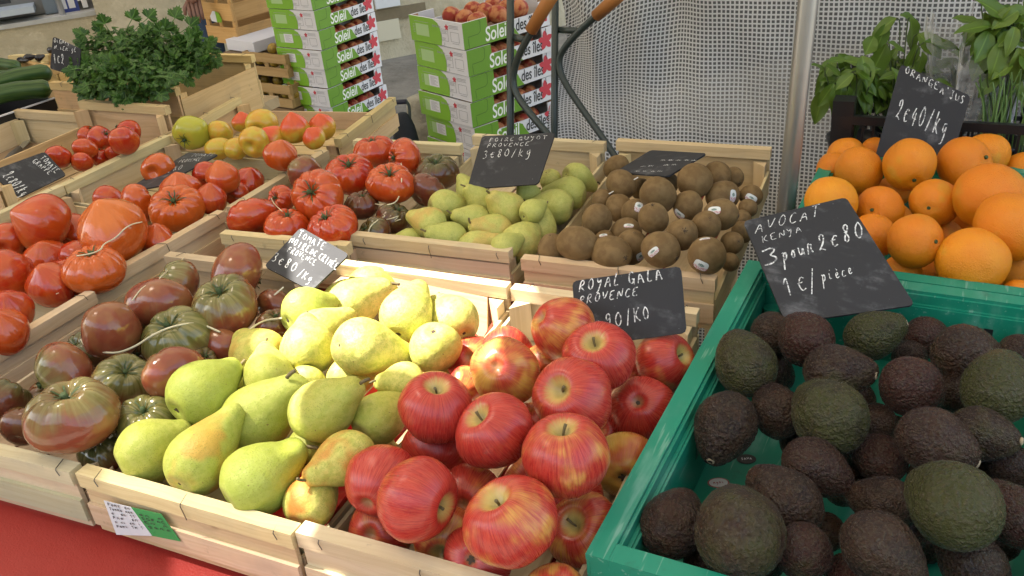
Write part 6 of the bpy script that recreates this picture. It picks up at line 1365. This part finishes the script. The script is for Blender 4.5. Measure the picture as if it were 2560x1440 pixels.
basil(2235, 150, 1.92, [(2215, 110, -.35, 1, 92, .3, -.03), (2240, 45, -.8, .5, 62, .3, 0), (2215, 60, -.3, 1, 66, .28, 0), (2250, 38, .8, .25, 60, .3, 0), (2275, 45, .4, 1, 78, .3, -.01), (2295, 85, .5, .6, 70, .34, -.02), (2312, 95, 1, .1, 80, .2, -.02), (2310, 105, 1, .12, 78, .18, -.04), (2290, 110, -.2, 1, 60, .28, -.03), (2305, 130, .1, 1, 62, .28, -.05), (2300, 140, -.7, .6, 50, .34, 0)] + rnd_leaves(2240, 195, 75, 55, 70, 35, 60, 2), 'tall arching basil plant behind the orange slate', 2, (2240, 330))
basil(2330, 180, 1.95, rnd_leaves(2335, 190, 50, 60, 26, 40, 60, 3), 'basil plant inside the first clear sleeve', 3, (2345, 330))
basil(2510, 110, 1.88, [(2500, 40, -.6, .8, 80, .34, 0), (2520, 20, .7, .4, 70, .34, 0), (2490, 70, -.9, .3, 75, .3, 0), (2465, 55, -.8, .6, 70, .32, 0), (2550, 60, .5, .7, 80, .34, 0), (2500, 105, -.15, 1, 72, .34, -.05), (2545, 120, .3, .8, 80, .36, -.05), (2470, 120, -.5, .9, 70, .34, -.02)] + rnd_leaves(2510, 95, 65, 90, 80, 45, 78, 4), 'bushy bright basil plant at the edge of the photo', 4, (2500, 330))
gr = empty('chive_pot', (*at_d(2490, 300, 1.86)[:2], TZ + .011), 'clump of thin green chive stalks in a clear sleeve at the edge', 'chives'); rnd = random.Random(8); b = MB()
for _ in range(36):
    x = rnd.uniform(2445, 2570); p = at_d(x, 330, 1.84 + rnd.uniform(-.04, .06)); q = at_d(x + rnd.uniform(-25, 45), rnd.uniform(170, 240), 1.84 + rnd.uniform(-.05, .08)); b.tube(chaikin([p - UP * .06, p, (p + q) / 2 + np.array([rnd.uniform(-.01, .01), 0, .01]), q]), .0013, 4)
give(gr, b.build('stalks', plain('chive_green', (.13, .23, .06), .45)))
FILM = film_mat()
def sleeve(x, y, d0, wb, wt, h0, h1, label, seed, tx):
    base = at_d(x, y, d0); rnd = random.Random(seed); k = d0 / FPX; z0 = at_d(x, h1, d0)[2]; z1 = at_d(x, h0, d0)[2]; ax_ = RC.T[:, 0] * np.array([1, 1, 0]); ax_ = nrm(ax_); ay_ = np.cross(UP, ax_)
    def fn(u, v):
        a = u * 2 * math.pi; rad = (wb + (wt - wb) * v) * k * (1 + .07 * math.sin(a * 5 + seed) + .05 * math.sin(a * 9 + v * 5)); top = .03 * math.sin(a * 2 + seed) * v + .015 * math.sin(a * 7) * v
        return np.array([base[0], base[1], z0 + (z1 - z0) * v + top]) + ax_ * (rad * math.cos(a) + tx * k * v) + ay_ * rad * .55 * math.sin(a)
    o = MB().grid(fn, 56, 16).build('plastic_sleeve', FILM, smooth=True); tag(o, label, 'plastic sleeve', 'clear plant sleeves'); return o
sleeve(2365, 200, 1.93, 42, 48, 60, 330, 'crinkled clear sleeve with a pointed top behind the orange slate', 1, -12)
sleeve(2470, 200, 1.88, 62, 78, 110, 330, 'wide clear sleeve round the chives at the edge', 3, 10)
# ---------------------------------------------------------------- cucumbers in a black and red carton, aubergines
CUC = NT('cucumber_skin', .36, .4); cx_, cy_, cz_ = CUC.xyz(CUC.uv()); s_ = CUC.noise(CUC.comb(CUC.math('MULTIPLY', cx_, 6.), CUC.math('MULTIPLY', cy_, 13.), 0.), 1., 3); CUC.set(Base_Color=CUC.mix(CUC.step(s_, .4, .66), (.020, .060, .012), (.07, .13, .028)))
for (x0, y0, x1, y1, r_, z_, lab) in ((-70, 172, 50, 170, 17, .03, 'cucumber at the back of the black carton'), (-90, 240, 130, 181, 22, .05, 'long cucumber on top of the others'), (-80, 262, 131, 222, 23, .03, 'cucumber in the front of the black carton'), (-80, 215, 60, 196, 18, .015, 'cucumber low between the two long ones')):
    a, c_ = at(x0, y0, z_), at(x1, y1, z_); m = 22; pts = []; rs = []; R_ = r_ / FPX * depth(c_)
    for i in range(m):
        q = i / (m - 1); pts.append(a + (c_ - a) * q + UP * .012 * math.sin(math.pi * q)); e = min(q, 1 - q); rs.append(R_ * min(1, (e / .07 + .04) ** .5) * (1 + .03 * math.sin(q * 23)))
    o = MB().tube(pts, rs, 18).build('cucumber', CUC.m, smooth=True); tag(o, lab + ', beside the parsley', 'cucumber', 'cucumbers')
BRD = plain('carton_black', (.012, .012, .014), .45); RED = plain('carton_red', (.50, .03, .02), .5)
a0, a1 = at(-140, 340, .0), at(137, 246, .0); uu = nrm(a1 - a0); vv = np.array([-uu[1], uu[0], 0]); Lc = float(np.linalg.norm(a1 - a0)); bx_ = empty('black_carton', a0, 'black carton with a red lettered stripe holding the cucumbers', 'carton')
R3_ = np.stack([uu, vv, UP], 1); parts = []
for (c_, sz) in (((Lc / 2, .003, -.045), (Lc, .006, .09)), ((Lc / 2, .32, -.045), (Lc, .006, .09)), ((Lc - .003, .1615, -.045), (.006, .31, .09)), ((.003, .1615, -.045), (.006, .31, .09)), ((Lc / 2, .1615, -.0895), (Lc - .014, .30, .006))): parts.append(MB().box(a0 + R3_ @ np.array(c_), sz, R3_).build('side_wall' if sz[2] > .01 else 'bottom', BRD))
parts.append(MB().box(a0 + R3_ @ np.array((Lc / 2, .001, .0015)), (Lc, .008, .003), R3_).build('top_edge', CWH))
parts.append(MB().box(a0 + R3_ @ np.array((Lc * .42, -.0006, -.052)), (Lc * .84, .001, .036), R3_).build('red_stripe', RED)); b = MB()
A = a0 + R3_ @ np.array((Lc * .66, -.0016, -.062)); write(b, 'BEL EZB', A, A + uu * .17, UP * .020, -vv, .0016, random.Random(2), .03); parts.append(b.build('lettering', plain('pink_print', (.75, .40, .36), .5))); give(bx_, *parts)
AUB = plain('aubergine_skin', (.014, .011, .016), .25)
for i, (x, y, tx_, ty_, r_) in enumerate(((60, 146, 90, 140, 9), (88, 148, 112, 138, 9), (122, 126, 135, 124, 8), (45, 150, 70, 152, 8))):
    p, q = at(x, y, .035), at(tx_, ty_, .04); R_ = r_ / FPX * depth(p); o = MB().tube([p + (q - p) * k / 10 for k in range(11)], [R_ * v for v in (.3, .75, .95, 1, .98, .9, .8, .68, .55, .45, .2)], 14).build('aubergine', AUB, smooth=True); tag(o, ('aubergine lying along the front of the small crate', 'aubergine in the middle of the small crate', 'aubergine touching the small grey slate', 'aubergine at the far corner of the small crate')[i], 'aubergine', 'aubergines')
# ---------------------------------------------------------------- person standing behind the tall crate (only a hand and a strip of jeans show)
SKINM = plain('skin', (.20, .095, .065), .5, noise=.08, scale=14); JEAN = plain('blue_denim', (.030, .055, .11), .8, noise=.35, scale=60); SHIRT = plain('dark_shirt', (.06, .03, .03), .8); HAIR = plain('dark_hair', (.012, .009, .007), .6)
def skinned(name, verts, edges, rads, mat, root=0, levels=2):
    me = bpy.data.meshes.new(name); me.from_pydata([tuple(v) for v in verts], edges, []); o = bpy.data.objects.new(name, me); C.objects.link(o); o.modifiers.new('s', 'SKIN'); sv = me.skin_vertices[0].data
    for i, r in enumerate(rads): sv[i].radius = (r if hasattr(r, '__len__') else (r, r)); sv[i].use_root = (i == root)
    sd_ = o.modifiers.new('d', 'SUBSURF'); sd_.levels = levels; sd_.render_levels = levels
    dg = bpy.context.evaluated_depsgraph_get(); m2 = bpy.data.meshes.new_from_object(o.evaluated_get(dg)); bpy.data.objects.remove(o); m2.materials.clear(); m2.materials.append(mat); m2.polygons.foreach_set('use_smooth', [True] * len(m2.polygons)); return link(name, m2)
ft = at_d(566, 60, 5.55); F_ = np.array([ft[0], ft[1], GZ]); fwd = nrm((CAM - F_) * np.array([1, 1, 0])); sid = np.cross(UP, fwd)
pe = lambda s, f_, z: F_ + sid * s + fwd * f_ + UP * z
hx = at_d(487, 22, 5.0); hl = (hx - F_); hs_, hf, hz = hl @ sid, hl @ fwd, hl[2]
per = empty('person', F_, 'person in blue jeans steadying the tall slatted crate with one hand', 'person')
sg_ = 1 if hs_ > 0 else -1
V = [pe(0, 0, .92), pe(0, 0, 1.1), pe(0, 0, 1.28), pe(0, 0, 1.40), pe(0, .02, 1.50), pe(0, .03, 1.56), pe(0, .03, 1.66), pe(0, .02, 1.72),
     pe(.09, 0, .86), pe(.10, .02, .48), pe(.11, -.01, .09), pe(.11, .12, .03), pe(-.09, 0, .86), pe(-.10, .02, .48), pe(-.11, -.01, .09), pe(-.11, .12, .03),
     pe(sg_ * .19, 0, 1.37), pe(sg_ * .25, .08, 1.12), pe(hs_ - sg_ * .0, hf - .03, hz + .10), pe(hs_, hf, hz + .02), pe(-sg_ * .19, 0, 1.37), pe(-sg_ * .24, -.02, 1.10), pe(-sg_ * .25, .06, .86), pe(-sg_ * .25, .09, .78)]
E_ = [(0, 1), (1, 2), (2, 3), (3, 4), (4, 5), (5, 6), (6, 7), (0, 8), (8, 9), (9, 10), (10, 11), (0, 12), (12, 13), (13, 14), (14, 15), (3, 16), (16, 17), (17, 18), (18, 19), (3, 20), (20, 21), (21, 22), (22, 23)]
Rr = [(.15, .11), (.14, .10), (.16, .11), (.13, .10), .055, (.07, .085), (.078, .098), (.055, .06), .085, .058, .042, .04, .085, .058, .042, .04, .058, .043, .032, (.042, .022), .058, .043, .032, (.042, .022)]
bd = skinned('body', V, E_, Rr, SKINM)
fl = []
for side, (o_, root_) in enumerate(((V[19], V[18]), (V[23], V[22]))):
    dwn = nrm(np.asarray(o_) - np.asarray(root_)); ac = nrm(np.cross(dwn, fwd))
    for k in range(4):
        st_ = np.asarray(o_) + ac * (k - 1.5) * .019 + dwn * .01; L = (.065, .075, .072, .055)[k]; f1 = st_ + dwn * L * .5 + fwd * .012; f2 = f1 + dwn * L * .32 - fwd * .006; f3 = f2 + dwn * L * .25 - fwd * .014
        fl.append(MB().tube(chaikin([st_ - dwn * .03, st_, f1, f2, f3], 1), [.010, .010, .0098, .0095, .0092, .009, .0088, .0085, .006, .004][:len(chaikin([st_ - dwn * .03, st_, f1, f2, f3], 1))], 8))
    th_ = np.asarray(o_) + ac * .035 - dwn * .01; fl.append(MB().tube([th_ - dwn * .02 - ac * .02, th_ + ac * .012 + dwn * .02, th_ + ac * .016 + dwn * .052 + fwd * .008], [.011, .011, .008], 8))
fgs = [f_.build('finger', SKINM, smooth=True) for f_ in fl]
hand = MB()
for k in (-1, 1): hand.add(*(lambda q: (q.v, q.f))(revolve(sphere_prof(8), 10, lambda th, r, z: tuple(pe(k * .033 + .012 * r * math.cos(th), .115 + .008 * r * math.sin(th), 1.655 + .010 * z)), 1)))
hand.tube([pe(0, .115, 1.64), pe(0, .135, 1.61), pe(0, .118, 1.605)], [.008, .014, .008], 8); fg = hand.build('face', SKINM, smooth=True)
jl = lambda s: [pe(s * .085, 0, .93), pe(s * .09, 0, .80), pe(s * .10, .02, .48), pe(s * .11, -.01, .10)]
jn = skinned('jeans', [pe(0, 0, 1.02), pe(0, 0, .94)] + jl(1)[1:] + jl(-1)[1:], [(0, 1), (1, 2), (2, 3), (3, 4), (1, 5), (5, 6), (6, 7)], [(.165, .12), (.17, .125), .10, .072, .062, .10, .072, .062], JEAN)
sh_ = skinned('shirt', [pe(0, 0, .98), pe(0, 0, 1.12), pe(0, 0, 1.28), pe(0, 0, 1.42), pe(.2, 0, 1.37), pe(-.2, 0, 1.37), pe(sg_ * .245, .06, 1.17), pe(-sg_ * .24, -.015, 1.15)], [(0, 1), (1, 2), (2, 3), (3, 4), (3, 5), (4 if sg_ > 0 else 5, 6), (5 if sg_ > 0 else 4, 7)], [(.17, .125), (.155, .115), (.175, .125), (.12, .10), .07, .07, .058, .058], SHIRT)
hr = revolve(sphere_prof(14), 18, lambda th, r, z: tuple(pe(.092 * r * math.cos(th), .0 + .108 * r * math.sin(th), 1.70 + .085 * z)), 2).build('hair', HAIR, smooth=True)
give(per, bd, fg, *fgs, jn, sh_, hr)
